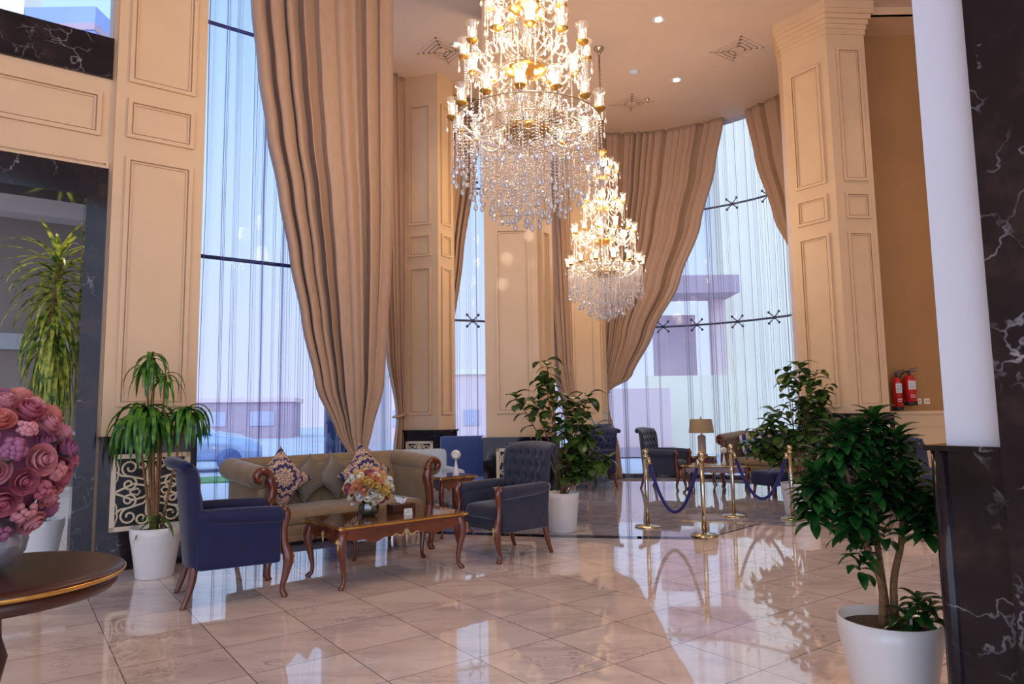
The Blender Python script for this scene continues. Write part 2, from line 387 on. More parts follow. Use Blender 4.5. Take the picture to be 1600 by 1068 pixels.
mb = MB(); mb.prism(poly, -0.05, 0.0); struct(mb.build('floor', 'floor'))
mb = MB(); mb.prism(poly, CZ, CZ+0.3); struct(mb.build('ceiling', 'ceiling'))
# dark band and grey inlay flush in the floor
def strip(mb, pts, w, z0, z1):
    n = len(pts)
    for i in range(n-1):
        a, b = Vector(pts[i]), Vector(pts[i+1]); d = (b-a); l = d.length; an = math.atan2(d.y, d.x); c = (a+b)/2
        mb.box((c.x, c.y, (z0+z1)/2), (l+w*0.3, w, z1-z0), an)
band = [(-2.2, 8.75), (-0.9, 8.42), (0.33, 8.10), (1.39, 7.90), (2.1, 7.80)]
mb = MB(); strip(mb, band, 0.16, 0.0, 0.002); struct(mb.build('trim_1', 'dmarble'))
mb = MB(); mb.prism([(-1.9, 8.75), (-0.9, 8.50), (0.33, 8.18), (1.39, 7.98), (2.1, 7.88), (3.0, 8.75), (3.45, 8.55), (4.3, 9.3), (4.2, 10.0), (4.6, 12), (3.4, 14.0), (1.4, 14.0), (0.7, 12.0), (-0.3, 10.4)], 0.0, 0.0015); struct(mb.build('trim_2', 'inlay'))
mb = MB(); strip(mb, [(2.1, 7.80), (3.0, 8.70), (3.45, 8.50), (4.3, 9.25)], 0.035, 0.0, 0.0025); struct(mb.build('trim_3', 'dmarble'))

def frame_rect(mb, o, ux, nx, s0, s1, z0, z1, w=0.038, t=0.028):
    """raised moulding rectangle on a vertical plane through o, along ux, facing nx"""
    ux = Vector(ux); nx = Vector(nx); an = math.atan2(ux.y, ux.x); o = Vector(o)
    for (a, b, c, d) in ((s0, s1, z0, z0+w), (s0, s1, z1-w, z1), (s0, s0+w, z0+w, z1-w), (s1-w, s1, z0+w, z1-w)):
        p = o+ux*((a+b)/2)+nx*t/2; mb.box((p.x, p.y, (c+d)/2), (b-a, t, d-c), an)
    w2 = w*0.35; s0 += w+0.012; s1 -= w+0.012; z0 += w+0.012; z1 -= w+0.012
    for (a, b, c, d) in ((s0, s1, z0, z0+w2), (s0, s1, z1-w2, z1), (s0, s0+w2, z0+w2, z1-w2), (s1-w2, s1, z0+w2, z1-w2)):
        p = o+ux*((a+b)/2)+nx*t*0.3; mb.box((p.x, p.y, (c+d)/2), (b-a, t*0.6, d-c), an)
PANZ = [(1.52, 3.98), (4.17, 4.57), (4.74, 7.1)]

def fretwork(parent, o, ux, nx, s0, s1, z0, z1, name='fretwork_grille'):
    """ivory scroll grille: frame plus mirrored spirals, on the plane through o"""
    ux = Vector(ux); nx = Vector(nx); o = Vector(o); an = math.atan2(ux.y, ux.x); mb = MB(); w = 0.042*min(1.0, (s1-s0)/0.5+0.3)
    for (a, b, c, d) in ((s0, s1, z0, z0+w), (s0, s1, z1-w, z1), (s0, s0+w, z0, z1), (s1-w, s1, z0, z1)):
        p = o+ux*((a+b)/2)+nx*0.012; mb.box((p.x, p.y, (c+d)/2), (b-a, 0.024, d-c), an)
    W, Hh = (s1-s0)/2-w, (z1-z0)/2-w; cs, cz = (s0+s1)/2, (z0+z1)/2
    def P3(x, y): q = o+ux*(cs+x*W)+nx*0.011; return Vector((q.x, q.y, cz+y*Hh))
    def curve(pts, r=0.011):
        for sx in (-1, 1):
            for sy in (-1, 1): mb.tube([P3(sx*x, sy*y) for x, y in pts], r*min(1, W/0.25+0.25), 5, True)
    def spiral(cx, cy, r, a0, turns, lead=None, sg=1):
        pts = list(lead or [])
        for i in range(19):
            t = i/18; a = a0+sg*turns*2*PI*t; q = r*(1-0.78*t); pts.append((cx+q*math.cos(a), cy+q*math.sin(a)*W/Hh))
        return pts
    curve(spiral(0.60, 0.72, 0.27, -PI/2, 1.3, [(0.02, 0.12), (0.2, 0.36)]))
    curve(spiral(0.62, 0.24, 0.24, PI/2, 1.3, [(0.98, 0.62), (0.85, 0.5)], 1))
    curve(spiral(0.24, 0.80, 0.20, PI, 1.2, [(0.02, 0.45), (0.03, 0.6)], -1))
    curve([(0.0, 0.0), (0.2, 0.18), (0.5, 0.24), (0.85, 0.08), (1, 0.02)], 0.012)
    curve([(0.0, 0.98), (0.12, 0.62), (0.1, 0.3), (0.0, 0.12)], 0.012)
    curve([(1, 0.98), (0.92, 0.7), (0.95, 0.4), (1.0, 0.3)], 0.009)
    curve([(0.3, 0.0), (0.38, 0.1), (0.55, 0.05), (0.6, 0.0)], 0.010)
    back = MB(); p = o+ux*cs-nx*0.0; back.box((p.x, p.y, cz), (2*W+w, 0.006, 2*Hh+w), an)
    g = mb.build(name, 'fret', parent); back.build('grille_backing', 'black', g); return g

# wall_left : jambs, beam over the opening, marble band, pilaster, dado
mb = MB()
lbox(mb, -6, -2.3, -0.3, 0, 0, 3.83); lbox(mb, -6, -0.155, -0.3, 0.0, 3.83, 4.745); lbox(mb, -0.155, -0.12, -0.3, 0, 0, CZ); lbox(mb, -6, -2.6, -0.3, 0, 4.745, CZ)
wl = struct(mb.build('wall_left', 'plaster'))
mb = MB(); lbox(mb, -2.6, -0.155, -0.3, 0.035, 4.745, 5.16); mb.build('marble_band', 'dmarble', wl)
mb = MB(); frame_rect(mb, W0, D2, D1, -1.75, -0.235, 4.15, 4.59); mb.build('panel_moulding', 'plaster', wl)
mb = MB(); frame_rect(mb, W0, D2, D1, -2.4, -0.155, 3.83, 3.9, 0.025, 0.03); mb.build('architrave', 'plaster', wl)
mb = MB(); mb.box((-8.75, -0.9, CZ/2), (0.2, 8.0, CZ)); struct(mb.build('wall_rear', 'plaster'))
# marble lined doorway to the alcove
mb = MB()
lbox(mb, -0.325, -0.155, -0.30, 0.05, 0, 3.82); lbox(mb, -2.45, -2.28, -0.30, 0.05, 0, 3.82); lbox(mb, -2.28, -0.325, -0.30, 0.05, 3.53, 3.82)
dr = struct(mb.build('door_1', 'dmarble'))
# window above the marble band
mb = MB(); lbox(mb, -2.6, -0.155, -0.16, -0.15, 5.16, CZ); w_ = struct(mb.build('window_1', 'pane'))
mb = MB(); lbox(mb, -2.6, -0.155, -0.19, -0.12, 5.16, 5.19); lbox(mb, -0.185, -0.155, -0.19, -0.12, 5.16, CZ); mb.build('window_frame', 'palefab', w_)
# pilaster with its marble plinth
t = thing('pilaster', 'cream panelled pilaster between the marble doorway and the tall striped window', 'pilaster', L(0.29, 0, 0), TH)
mb = MB(); mb.box((0, -0.12, (1.24+CZ)/2), (0.82, 0.36, CZ-1.24)); mb.build('shaft', 'plaster', t)
for z0, z1 in PANZ:
    mb = MB(); frame_rect(mb, (0, -0.30), (1, 0), (0, -1), -0.305, 0.305, z0, z1); mb.build('panel_moulding', 'plaster', t)
mb = MB(); mb.box((0, -0.115, 0.61), (0.84, 0.45, 1.22)); mb.box((0, -0.115, 1.225), (0.86, 0.48, 0.03)); pl = mb.build('plinth', 'dmarble', t)
fretwork(t, (0, -0.341), (1, 0), (0, -1), -0.32, 0.36, 0.36, 1.07)
for o in list(bpy.data.objects):      # the pilaster is built facing -y; place it so its face is the wall face
    pass
t.location = (L(0.29, -0.24)[0], L(0.29, -0.24)[1], 0)
# alcove beyond the doorway
mb = MB(); lbox(mb, -4.2, 0.6, -3.3, -3.2, 0, 4.6); lbox(mb, 0.5, 0.6, -3.2, -0.3, 0, 4.6); al = struct(mb.build('wall_alcove', 'grey_wall'))
mb = MB(); lbox(mb, -3.0, 0.5, -3.2, -0.3, 4.45, 4.6); struct(mb.build('ceiling', 'white_plaster'))
mb = MB(); lbox(mb, -4.2, 0.6, -3.3, -0.3, -0.05, 0.0); struct(mb.build('floor', 'floor'))
mb = MB(); lbox(mb, -4.1, 0.5, -3.2, -2.85, 4.0, 4.45); mb.build('bulkhead', 'white_plaster', al)
mb = MB(); lbox(mb, -4.1, 0.5, -3.2, -3.14, 0.0, 0.5); lbox(mb, -4.1, 0.5, -3.2, -3.10, 0.5, 0.54); lbox(mb, -4.1, 0.5, -3.2, -3.15, 0.85, 0.88); lbox(mb, -4.1, 0.5, -3.2, -3.13, 1.2, 1.25); mb.build('ledge', 'white', al)
mb = MB(); lbox(mb, -4.1, 0.5, -3.2, -3.12, 2.3, 2.5); mb.build('rail_panel', 'palefab', al)

# ------------------------------------------------------------------ glazed facades
def resample(pts, step):
    out = []; pts = [Vector(p) for p in pts]
    for i in range(len(pts)-1):
        n = max(1, round((pts[i+1]-pts[i]).length/step))
        for k in range(n): out.append(pts[i].lerp(pts[i+1], k/n))
    out.append(pts[-1]); return out
def smoothpath(pts, n=6):
    P = [Vector(p) for p in pts]; P = [P[0]*2-P[1]]+P+[P[-1]*2-P[-2]]; out = []
    for i in range(1, len(P)-2):
        for k in range(n):
            t = k/n; a, b, c, d = P[i-1:i+3]
            out.append(0.5*((2*b)+(c-a)*t+(2*a-5*b+4*c-d)*t*t+(3*b-a-3*c+d)*t*t*t))
    out.append(P[-2]); return out
def facade(name, pts, bars, inward=1, z0=0.08, ztop=CZ, joints=None, spiders=()):
    mb = MB()
    for i in range(len(pts)-1):
        a, b = Vector(pts[i]), Vector(pts[i+1]); d = b-a; c = (a+b)/2
        mb.box((c.x, c.y, (z0+ztop)/2), (d.length, 0.012, ztop-z0), math.atan2(d.y, d.x))
    g = struct(mb.build(name, 'pane'))
    mb = MB()
    for zb in bars: mb.tube([(p[0], p[1], zb) for p in pts], 0.022, 8)
    mb.build('glazing_bar', 'darksteel', g)
    mb = MB(); strip(mb, pts, 0.16, 0.0, z0); mb.build('sill', 'dmarble', g)
    for (x, y) in (joints or []):
        mb = MB(); mb.box((x, y, (z0+ztop)/2), (0.035, 0.035, ztop-z0)); mb.build('mullion', 'palefab', g)
    for (x, y) in spiders:
        for zb in bars:
            mb = MB(); mb.sphere((x, y, zb), 0.035)
            c = Vector((x, y)); dd = (OC-c).normalized() if name == 'window_5' else Vector((0.3, -1)).normalized(); tn = Vector((-dd.y, dd.x))
            for sx in (-1, 1):
                for sz in (-1, 1):
                    q = c+tn*sx*0.11+dd*0.02; mb.tube([(x, y, zb), (q.x, q.y, zb+sz*0.11)], 0.011, 6); mb.sphere((q.x, q.y, zb+sz*0.11), 0.028, 8, 5)
            mb.build('spider_fitting', 'darksteel', g)
    return g
facade('window_2', [L(0.70, -0.2), L(2.33, -0.2)], (3.12, 5.76), joints=[L(0.73, -0.2), L(2.3, -0.2)])
fp2 = smoothpath(FAC2); facade('window_3', fp2, (3.12, 5.76))
fp3 = smoothpath(FAC3); facade('window_4', fp3, (3.16, 5.76), spiders=[(fp3[5].x, fp3[5].y), (fp3[15].x, fp3[15].y)])
facade('window_5', ARC, (3.22, 5.72), spiders=[arc(t, 3.58) for t in (1.32, 1.12, 0.88, 0.66, 0.44)])
mb = MB(); lbox(mb, 0.68, 0.70, -0.3, 0.0, 0, CZ); struct(mb.build('trim_4', 'white_plaster'))

# ------------------------------------------------------------------ free columns
def column(name, label, poly, z_plinth, faces, loc_poly_scale=0.05, grilles=()):
    cx = sum(p[0] for p in poly)/len(poly); cy = sum(p[1] for p in poly)/len(poly)
    t = thing(name, label, 'column', (cx, cy, 0)); pl = [(p[0]-cx, p[1]-cy) for p in poly]
    mb = MB(); mb.prism(pl, z_plinth, CZ); mb.build('shaft', 'plaster', t)
    big = [(p[0]*(1+loc_poly_scale/math.hypot(*p)), p[1]*(1+loc_poly_scale/math.hypot(*p))) for p in pl]
    big2 = [(p[0]*(1+1.6*loc_poly_scale/math.hypot(*p)), p[1]*(1+1.6*loc_poly_scale/math.hypot(*p))) for p in pl]
    mb = MB(); mb.prism(big, 0, z_plinth-0.03); mb.prism(big2, z_plinth-0.03, z_plinth); mb.build('plinth', 'dmarble', t)
    for (i, a, b, zs) in faces:
        p, q = Vector(pl[i]), Vector(pl[(i+1) % len(pl)]); u = (q-p).normalized(); nx = Vector((u.y, -u.x)); w = (q-p).length
        for z0, z1 in zs:
            mb = MB(); frame_rect(mb, p, u, nx, w*a, w*b, z0, z1); mb.build('panel_moulding', 'plaster', t)
    for (i, a, b, z0, z1) in grilles:
        p, q = Vector(big[i]), Vector(big[(i+1) % len(big)]); u = (q-p).normalized(); nx = Vector((u.y, -u.x)); w = (q-p).length
        fretwork(t, p, u, nx, w*a, w*b, z0, z1)
    return t
# polygons run counter-clockwise seen from above, so each edge's outer side is to its right
PZ2 = [(1.40, 3.98), (4.17, 4.57), (4.74, 6.95)]
column('column', 'cream panelled column with purplish marble plinth standing behind the sofa\'s scrolled arm', [(-1.90, 12.05), (-1.27, 11.87), (-1.03, 12.2), (-1.05, 12.75), (-1.9, 12.85)], 1.14,
       [(0, 0.16, 0.80, PZ2), (1, 0.2, 0.85, PZ2)], grilles=[(0, 0.14, 0.84, 0.35, 0.95), (1, 0.15, 0.9, 0.3, 1.0)])
column('column', 'wide cream column behind the tufted armchair and under the large chandelier', [(-0.37, 9.52), (0.37, 9.50), (0.60, 9.80), (0.60, 10.2), (-0.37, 10.2)], 1.08,
       [(0, 0.20, 0.86, PZ2), (1, 0.25, 0.8, PZ2)], grilles=[(0, 0.22, 0.86, 0.3, 0.93)])
column('column', 'slim far cream column partly covered by the small chandelier', [(1.17, 14.1), (1.80, 14.05), (1.95, 14.3), (1.9, 14.75), (1.2, 14.75)], 1.16,
       [(0, 0.12, 0.84, PZ2), (1, 0.2, 0.8, PZ2)], grilles=[(0, 0.1, 0.8, 0.35, 1.0)])
rc = column('column', 'large yellow-lit column beside the wall with fire extinguishers', [(4.36, 10.50), (4.80, 9.90), (5.40, 9.96), (5.45, 10.6), (4.5, 11.0)], 1.33,
       [(0, 0.16, 0.82, [(1.42, 3.98), (4.17, 4.57), (4.74, 6.6)]), (1, 0.22, 0.86, [(1.42, 3.98), (4.17, 4.57), (4.74, 6.8)])], grilles=[(1, 0.30, 0.86, 0.4, 1.2)])
mb = MB()
for k, (z, e) in enumerate(((7.02, 0.015), (7.10, 0.03), (7.17, 0.05), (7.24, 0.08), (7.31, 0.11), (7.38, 0.12))):
    P_ = [(-0.54-e, 0.11), (-0.1-e*0.4, -0.49-e), (0.50+e, -0.43-e), (0.55+e, 0.2), (-0.4-e*0.5, 0.61)]
    mb.prism(P_, z, z+(0.14 if k == 5 else 0.09))
mb.build('cornice', 'plaster', rc)

# wall_right with its soffit and chair rail
mb = MB(); mb.box((7.4, 10.72, CZ/2), (4.2, 0.2, CZ)); wr_ = struct(mb.build('wall_right', 'brown_wall'))
mb = MB(); mb.box((7.4, 10.60, 0.65), (4.1, 0.05, 1.30)); mb.box((7.4, 10.585, 1.32), (4.1, 0.09, 0.05)); mb.box((7.4, 10.59, 1.12), (4.1, 0.06, 0.02)); mb.build('wainscot', 'plaster', wr_)
mb = MB(); mb.box((7.6, 10.32, 7.44), (4.4, 0.60, 0.12)); mb.box((7.6, 10.05, 7.44), (4.4, 0.06, 0.12)); mb.build('soffit', 'plaster', wr_)

mb = MB(); mb.box((9.45, 2.8, CZ/2), (0.1, 15.4, CZ)); struct(mb.build('wall_right_near', 'plaster'))
# near marble pier with white plaster strip
E0 = Vector((1.575, 2.69))
def ebox(mb, s0, s1, n0, n1, z0, z1):     # s along D1 (towards the camera's right), n along D2 (away)
    c = E0+D1*((s0+s1)/2)+D2*((n0+n1)/2); mb.box((c.x, c.y, (z0+z1)/2), (s1-s0, n1-n0, z1-z0), math.atan2(D1.y, D1.x))
t = thing('marble_pier', 'near pier of black veined marble with a white plaster strip above its ledge', 'pier', (E0.x+0.3, E0.y-0.1, 0))
o_ = Vector((t.location.x, t.location.y, 0))
def eb(name, mat, boxes):
    mb = MB()
    for b in boxes: ebox(mb, *b)
    mb.v = [tuple(Vector(p)-o_) for p in mb.v]; return mb.build(name, mat, t)
eb('dado', 'dmarble', [(0.018, 0.26, 0.02, 0.5, 0, 1.235)]); eb('ledge', 'dmarble', [(0.0, 0.26, 0.0, 0.5, 1.235, 1.255)])
eb('plaster_strip', 'white_plaster', [(0.062, 0.262, 0.055, 0.48, 1.255, CZ)]); eb('pier_shaft', 'dmarble', [(0.262, 0.62, -0.01, 0.5, 0, CZ)])
mb = MB(); c = E0+D1*0.045+D2*0.045-Vector((o_.x, o_.y)); mb.tube([(c.x-0.012, c.y-0.012, 0), (c.x-0.012, c.y-0.012, 1.235)], 0.03, 10); mb.build('rounded_corner', 'dmarble', t)

# ceiling fittings
def downlight(x, y, zc=None):
    t = thing('downlight', '', 'ceiling light', (x, y, zc or CZ)); mb = MB(); mb.lathe([(0.075, 0.0), (0.10, 0.0), (0.10, -0.012), (0.07, -0.012), (0.07, 0.0)], 20); mb.build('trim_ring', 'white', t)
    mb = MB(); mb.lathe([(0.0, -0.006), (0.055, -0.006), (0.055, -0.002), (0, -0.002)], 16); mb.build('lens', 'spot', t)
    ld = bpy.data.lights.new('downlight_lamp', 'SPOT'); ld.energy = 90; ld.color = (1, 0.86, 0.68); ld.spot_size = 1.6; ld.spot_blend = 0.8; ld.shadow_soft_size = 0.05
    lo = bpy.data.objects.new('downlight_lamp', ld); COL.objects.link(lo); lo.parent = t; lo.location = (0, 0, -0.03); return t
downlight(2.37, 10.25)['label'] = 'lit ceiling downlight nearest the top edge, above the square vent\'s front'
downlight(3.12, 12.25)['label'] = 'lit ceiling downlight between the round grey detector and the curtain top'
downlight(-4.75, 7.35, 4.45)['label'] = 'unseen downlight added to brighten the tall yucca inside the marble doorway'  # added lamp out of view, put in to brighten the yucca leaves
downlight(5.9, 8.6)['label'] = 'warm ceiling downlight before the wall with the fire extinguishers, beyond the frame'
downlight(-0.84, 10.9)['label'] = 'lit ceiling downlight close beside the large chandelier\'s upper lamps'
def vent(x, y, rz, label):
    t = thing('ceiling_vent', label, 'vent', (x, y, CZ), rz); mb = MB()
    for k in range(4):
        a = 0.30-0.07*k; z = -0.006-0.004*k
        for sx, sy, w, h in ((0, a, 2*a, 0.03), (0, -a, 2*a, 0.03), (a, 0, 0.03, 2*a), (-a, 0, 0.03, 2*a)): mb.box((sx, sy, z), (w+0.03 if w > 0.1 else w, h+0.03 if h > 0.1 else h, 0.012))
    mb.build('louvre', 'ceiling', t); return t
vent(3.90, 11.2, TH, 'square ceiling vent near the right column\'s cornice'); vent(2.45, 13.2, TH, 'square ceiling vent just above the curved curtain top'); vent(-1.1, 11.1, TH, 'square ceiling vent partly hidden by the large chandelier')
mb = MB(); mb.lathe([(0.0, -0.05), (0.05, -0.05), (0.085, -0.02), (0.085, 0)], 20); o = mb.build('smoke_detector', 'palefab'); o.location = (2.28, 11.9, CZ); tag(o, 'round grey smoke detector on the ceiling beside the chandelier rod', 'detector')
mb = MB(); mb.lathe([(0.0, -0.06), (0.02, -0.06), (0.02, -0.02), (0.045, -0.008), (0.045, 0)], 14); o = mb.build('sprinkler', 'brass'); o.location = (2.72, 13.0, CZ); tag(o, 'tiny ceiling sprinkler head next to the far vent', 'sprinkler')

# ------------------------------------------------------------------ curtains
def interp(tab, z):
    tab = sorted(tab)
    if z <= tab[0][0]: return tab[0][1:]
    for a, b in zip(tab, tab[1:]):
        if z <= b[0]:
            t = (z-a[0])/(b[0]-a[0]); t2 = t*t*(3-2*t)*0.5+t*0.5; return tuple(a[k]+(b[k]-a[k])*t2 for k in range(1, len(a)))
    return tab[-1][1:]
def drape(name, label, path, nrm, tab, nf, mat='drape', amp=0.07, nu=None, nv=70, seed=1, group=None, tie=None, cat='curtain'):
    """path(s) -> (x, y), nrm(s) -> inward unit vector; tab rows (z, s_left, s_right, extra inward offset)"""
    r = random.Random(seed); nu = nu or nf*18; ph = [r.uniform(-0.8, 0.8) for _ in range(nf+2)]; am = [r.uniform(0.45, 1.4) for _ in range(nf+2)]
    zs = [row[0] for row in tab]; z0, z1 = min(zs), max(zs)
    def fold(t):
        x = t*nf; k = int(x); f = x-k; p = ph[k]*(1-f)+ph[k+1]*f; a = am[k]*(1-f)+am[k+1]*f
        q = 2*PI*(x+0.35*p); return a*(2.1*abs(math.sin(q/2))**0.7-1.15+0.16*math.sin(2*q+p*4))
    mb = MB()
    def fn(u, v):
        z = z0+(z1-z0)*v; sl, sr, off = interp(tab, z); w = sr-sl
        A = min(amp, 0.9*abs(w)/nf+0.022)
        s = sl+w*u; d = off+A*fold(u)
        s += A*0.5*math.cos(2*PI*u*nf)
        x, y = path(s); n_ = nrm(s); return (x+n_[0]*d, y+n_[1]*d, z)
    mb.grid(fn, nu, nv); cx = sum(p[0] for p in mb.v)/len(mb.v); cy = sum(p[1] for p in mb.v)/len(mb.v)
    t = thing(name, label, cat, (cx, cy, z0), 0, group)
    mb.v = [(p[0]-cx, p[1]-cy, p[2]-z0) for p in mb.v]
    o = mb.build('cloth', mat, t)
    if mat == 'drape':
        md = o.modifiers.new('thickness', 'SOLIDIFY'); md.thickness = 0.006; md.offset = 0
    if tie:
        zt, hw, dp = tie; sl, sr, off = interp(tab, zt); sm = (sl+sr)/2; x, y = path(sm); n_ = nrm(sm); tx, ty = -n_[1], n_[0]
        rw = abs(sr-sl)/2+hw; pts = []
        for k in range(25):
            a = 2*PI*k/24; pts.append((x-cx+n_[0]*(off+dp*math.sin(a))+tx*rw*math.cos(a), y-cy+n_[1]*(off+dp*math.sin(a))+ty*rw*math.cos(a), zt-z0+0.03*math.cos(a)))
        mb = MB(); mb.tube(pts, 0.022, 6, False, 2.2); mb.build('tieback', 'drape', t)
    return t
lp = lambda off: (lambda s: L(s, off))
ln = lambda s: D1
# curtain 1 on wall_left's window
c1tab = [(0.02, 2.30, 2.62, 0.0), (0.5, 2.31, 2.60, 0.0), (0.97, 2.32, 2.50, 0.0), (1.18, 2.17, 2.55, 0.0), (1.75, 1.90, 2.68, 0), (2.46, 1.73, 2.73, 0), (3.16, 1.58, 2.77, 0), (3.86, 1.44, 2.79, 0), (4.55, 1.29, 2.79, 0), (5.25, 1.18, 2.79, 0), (5.97, 1.09, 2.79, 0), (CZ, 0.92, 2.79, 0)]
drape('curtain', 'huge taupe curtain gathered and tied behind the sofa\'s back', lp(0.10), ln, c1tab, 9, amp=0.10, seed=3, tie=(0.97, 0.03, 0.10))
k_ = 0.961
A2, B2 = Vector((-2.21, 11.53)), Vector((-1.93, 12.02)); dd2 = (B2-A2).normalized(); n2 = Vector((dd2.y, -dd2.x))
c2p = lambda s: tuple(A2+dd2*s); c2n = lambda s: n2
def kz(z): return 1.4+(z-1.4)*k_
drape('curtain', 'narrow taupe curtain tied against the cream column behind the sofa', c2p, c2n, [(0.02, 0.36, 0.70, 0), (kz(0.8), 0.34, 0.68, 0), (kz(1.3), 0.42, 0.66, 0), (kz(1.49), 0.40, 0.66, 0), (kz(2.4), 0.16, 0.68, 0), (kz(3.99), 0.03, 0.68, 0), (CZ, -0.3, 0.68, 0)], 6, amp=0.045, seed=5, tie=(kz(1.4), 0.02, 0.05))
A3, B3 = Vector((-1.15, 12.69)), Vector((1.25, 14.13)); dd3 = (B3-A3).normalized(); n3 = Vector((dd3.y, -dd3.x))
c3p = lambda s: tuple(A3+dd3*s); c3n = lambda s: n3
drape('curtain', 'brown curtain hanging under the large chandelier beside the narrow bright window', c3p, c3n, [(0.05, -0.3, 0.0, 0), (1.5, -0.3, -0.05, 0), (kz(2.96), -0.35, 0.05, 0), (kz(4.49), -0.35, 0.27, 0), (kz(6.22), -0.35, 0.54, 0), (CZ, -0.35, 0.85, 0)], 7, amp=0.055, seed=6)
drape('curtain', 'brown curtain hanging between the wide column and the slim far column', c3p, c3n, [(0.05, 2.62, 2.95, 0), (1.0, 2.62, 2.90, 0), (kz(1.46), 2.50, 2.86, 0), (kz(2.52), 2.21, 2.85, 0), (kz(4.14), 2.07, 2.85, 0), (CZ, 1.75, 2.85, 0)], 8, amp=0.055, seed=7)
arcp = lambda s: arc(-s/3.27, 3.27)
arcn = lambda s: ((OC-Vector(arc(-s/3.27, 3.27))).normalized())
def a_(t): return -t*3.27
c5 = [(0.02, a_(1.80), a_(1.615), 0), (kz(0.6), a_(1.80), a_(1.63), 0), (kz(1.5), a_(1.79), a_(1.69), 0), (kz(1.86), a_(1.78), a_(1.69), 0), (kz(2.14), a_(1.78), a_(1.54), 0), (kz(3.13), a_(1.78), a_(1.39), 0), (kz(4.24), a_(1.78), a_(1.21), 0), (kz(5.48), a_(1.78), a_(1.06), 0), (kz(6.71), a_(1.78), a_(0.95), 0), (CZ, a_(1.78), a_(0.88), 0)]
drape('curtain', 'wide swept taupe curtain of the curved window, tied beside the far column', arcp, arcn, c5, 22, amp=0.07, seed=8, tie=(kz(1.8), 0.02, 0.08))
c6 = [(0.02, a_(0.30), a_(0.05), 0), (kz(1.8), a_(0.18), a_(0.05), 0), (kz(2.8), a_(0.30), a_(0.05), 0), (kz(3.86), a_(0.41), a_(0.05), 0), (kz(4.39), a_(0.45), a_(0.05), 0), (kz(5.27), a_(0.57), a_(0.05), 0), (kz(6.6), a_(0.68), a_(0.05), 0), (CZ, a_(0.735), a_(0.05), 0)]
drape('curtain', 'brown curtain sweeping down beside the large yellow-lit column', arcp, arcn, c6, 14, amp=0.07, seed=9)

def sheer(label, pts, z0, z1, per=0.075, mat='sheer', seed=1, amp=0.028, dens=None):
    r = random.Random(seed); P_ = [Vector(p) for p in pts]; cum = [0]
    for a, b in zip(P_, P_[1:]): cum.append(cum[-1]+(b-a).length)
    Lg = cum[-1]; st = per/9; n = int(Lg/st); vs = []; ph = 0; ampv = 1; rows = (0, 0.25, 0.5, 0.75, 1.0)
    drift = [[r.uniform(-0.012, 0.012) for _ in range(40)] for _ in rows]
    freq = 1; cols = []; nxt = 0; band_ = False
    for i in range(n+1):
        s = min(Lg-1e-6, i*st); k = max(j for j in range(len(cum)) if cum[j] <= s); k = min(k, len(P_)-2); t = (s-cum[k])/(cum[k+1]-cum[k])
        p = P_[k].lerp(P_[k+1], t); d = (P_[k+1]-P_[k]).normalized(); nn = Vector((d.y, -d.x))
        if i >= nxt:
            dd_ = 1.0 if dens is None else dens(s/Lg)
            if band_ or r.random() < 0.15/dd_: band_ = False; freq, ampv = r.choice(((0.25, 0.04), (0.3, 0.08), (0.4, 0.12))); nxt = i+int(r.randint(5, 18)/dd_)
            else: band_ = True; freq, ampv = r.choice(((2.2, 0.9), (2.2, 0.6), (1.2, 1.3), (2.0, 0.4), (1.0, 0.9))); nxt = i+int(r.randint(4, 13)*dd_)
        ph += 2*PI*freq/9; a_s = ampv
        cols.append((p, d, nn, amp*a_s*math.sin(ph), s))
    for (p, d, nn, o_, s) in cols:
        for q, rz_ in enumerate(rows):
            w = s/Lg*38; j = int(w); f = w-j; dx = drift[q][j]*(1-f)+drift[q][j+1]*f
            x = p+nn*o_+d*dx; vs.append((x.x, x.y, z0+(z1-z0)*rz_))
    m_ = len(rows); fs = [(i*m_+k, (i+1)*m_+k, (i+1)*m_+k+1, i*m_+k+1) for i in range(len(cols)-1) for k in range(m_-1)]
    cx, cy = P_[len(P_)//2]
    mb = MB(); mb.add([(v[0]-cx, v[1]-cy, v[2]) for v in vs], fs); o = mb.build('sheer_curtain', mat); o.location = (cx, cy, 0); return tag(o, label, 'sheer curtain')
sheer('striped lilac voile across the tall window behind the tied taupe curtain', [L(0.74, -0.06), L(2.3, -0.06)], 0.03, CZ, 0.06, seed=11, dens=lambda u: 0.5+1.7*u, amp=0.022)
sheer('pale voile glimpsed between the tied curtain and the sofa-side column', [tuple(Vector(p)+Vector((0.16, -0.02))) for p in fp2], 0.03, CZ, 0.07, 'sheer_pale', seed=12)
sheer('white voile in the narrow window between two cream columns', [tuple(Vector(p)+Vector((0.08, -0.14))) for p in fp3], 0.03, CZ, 0.10, 'sheer_far', seed=13)
sheer('wide white voile across the curved far window', [arc(1.72-0.0348*i, 3.44) for i in range(49)], 0.03, CZ, 0.11, 'sheer_far', seed=14, amp=0.035)

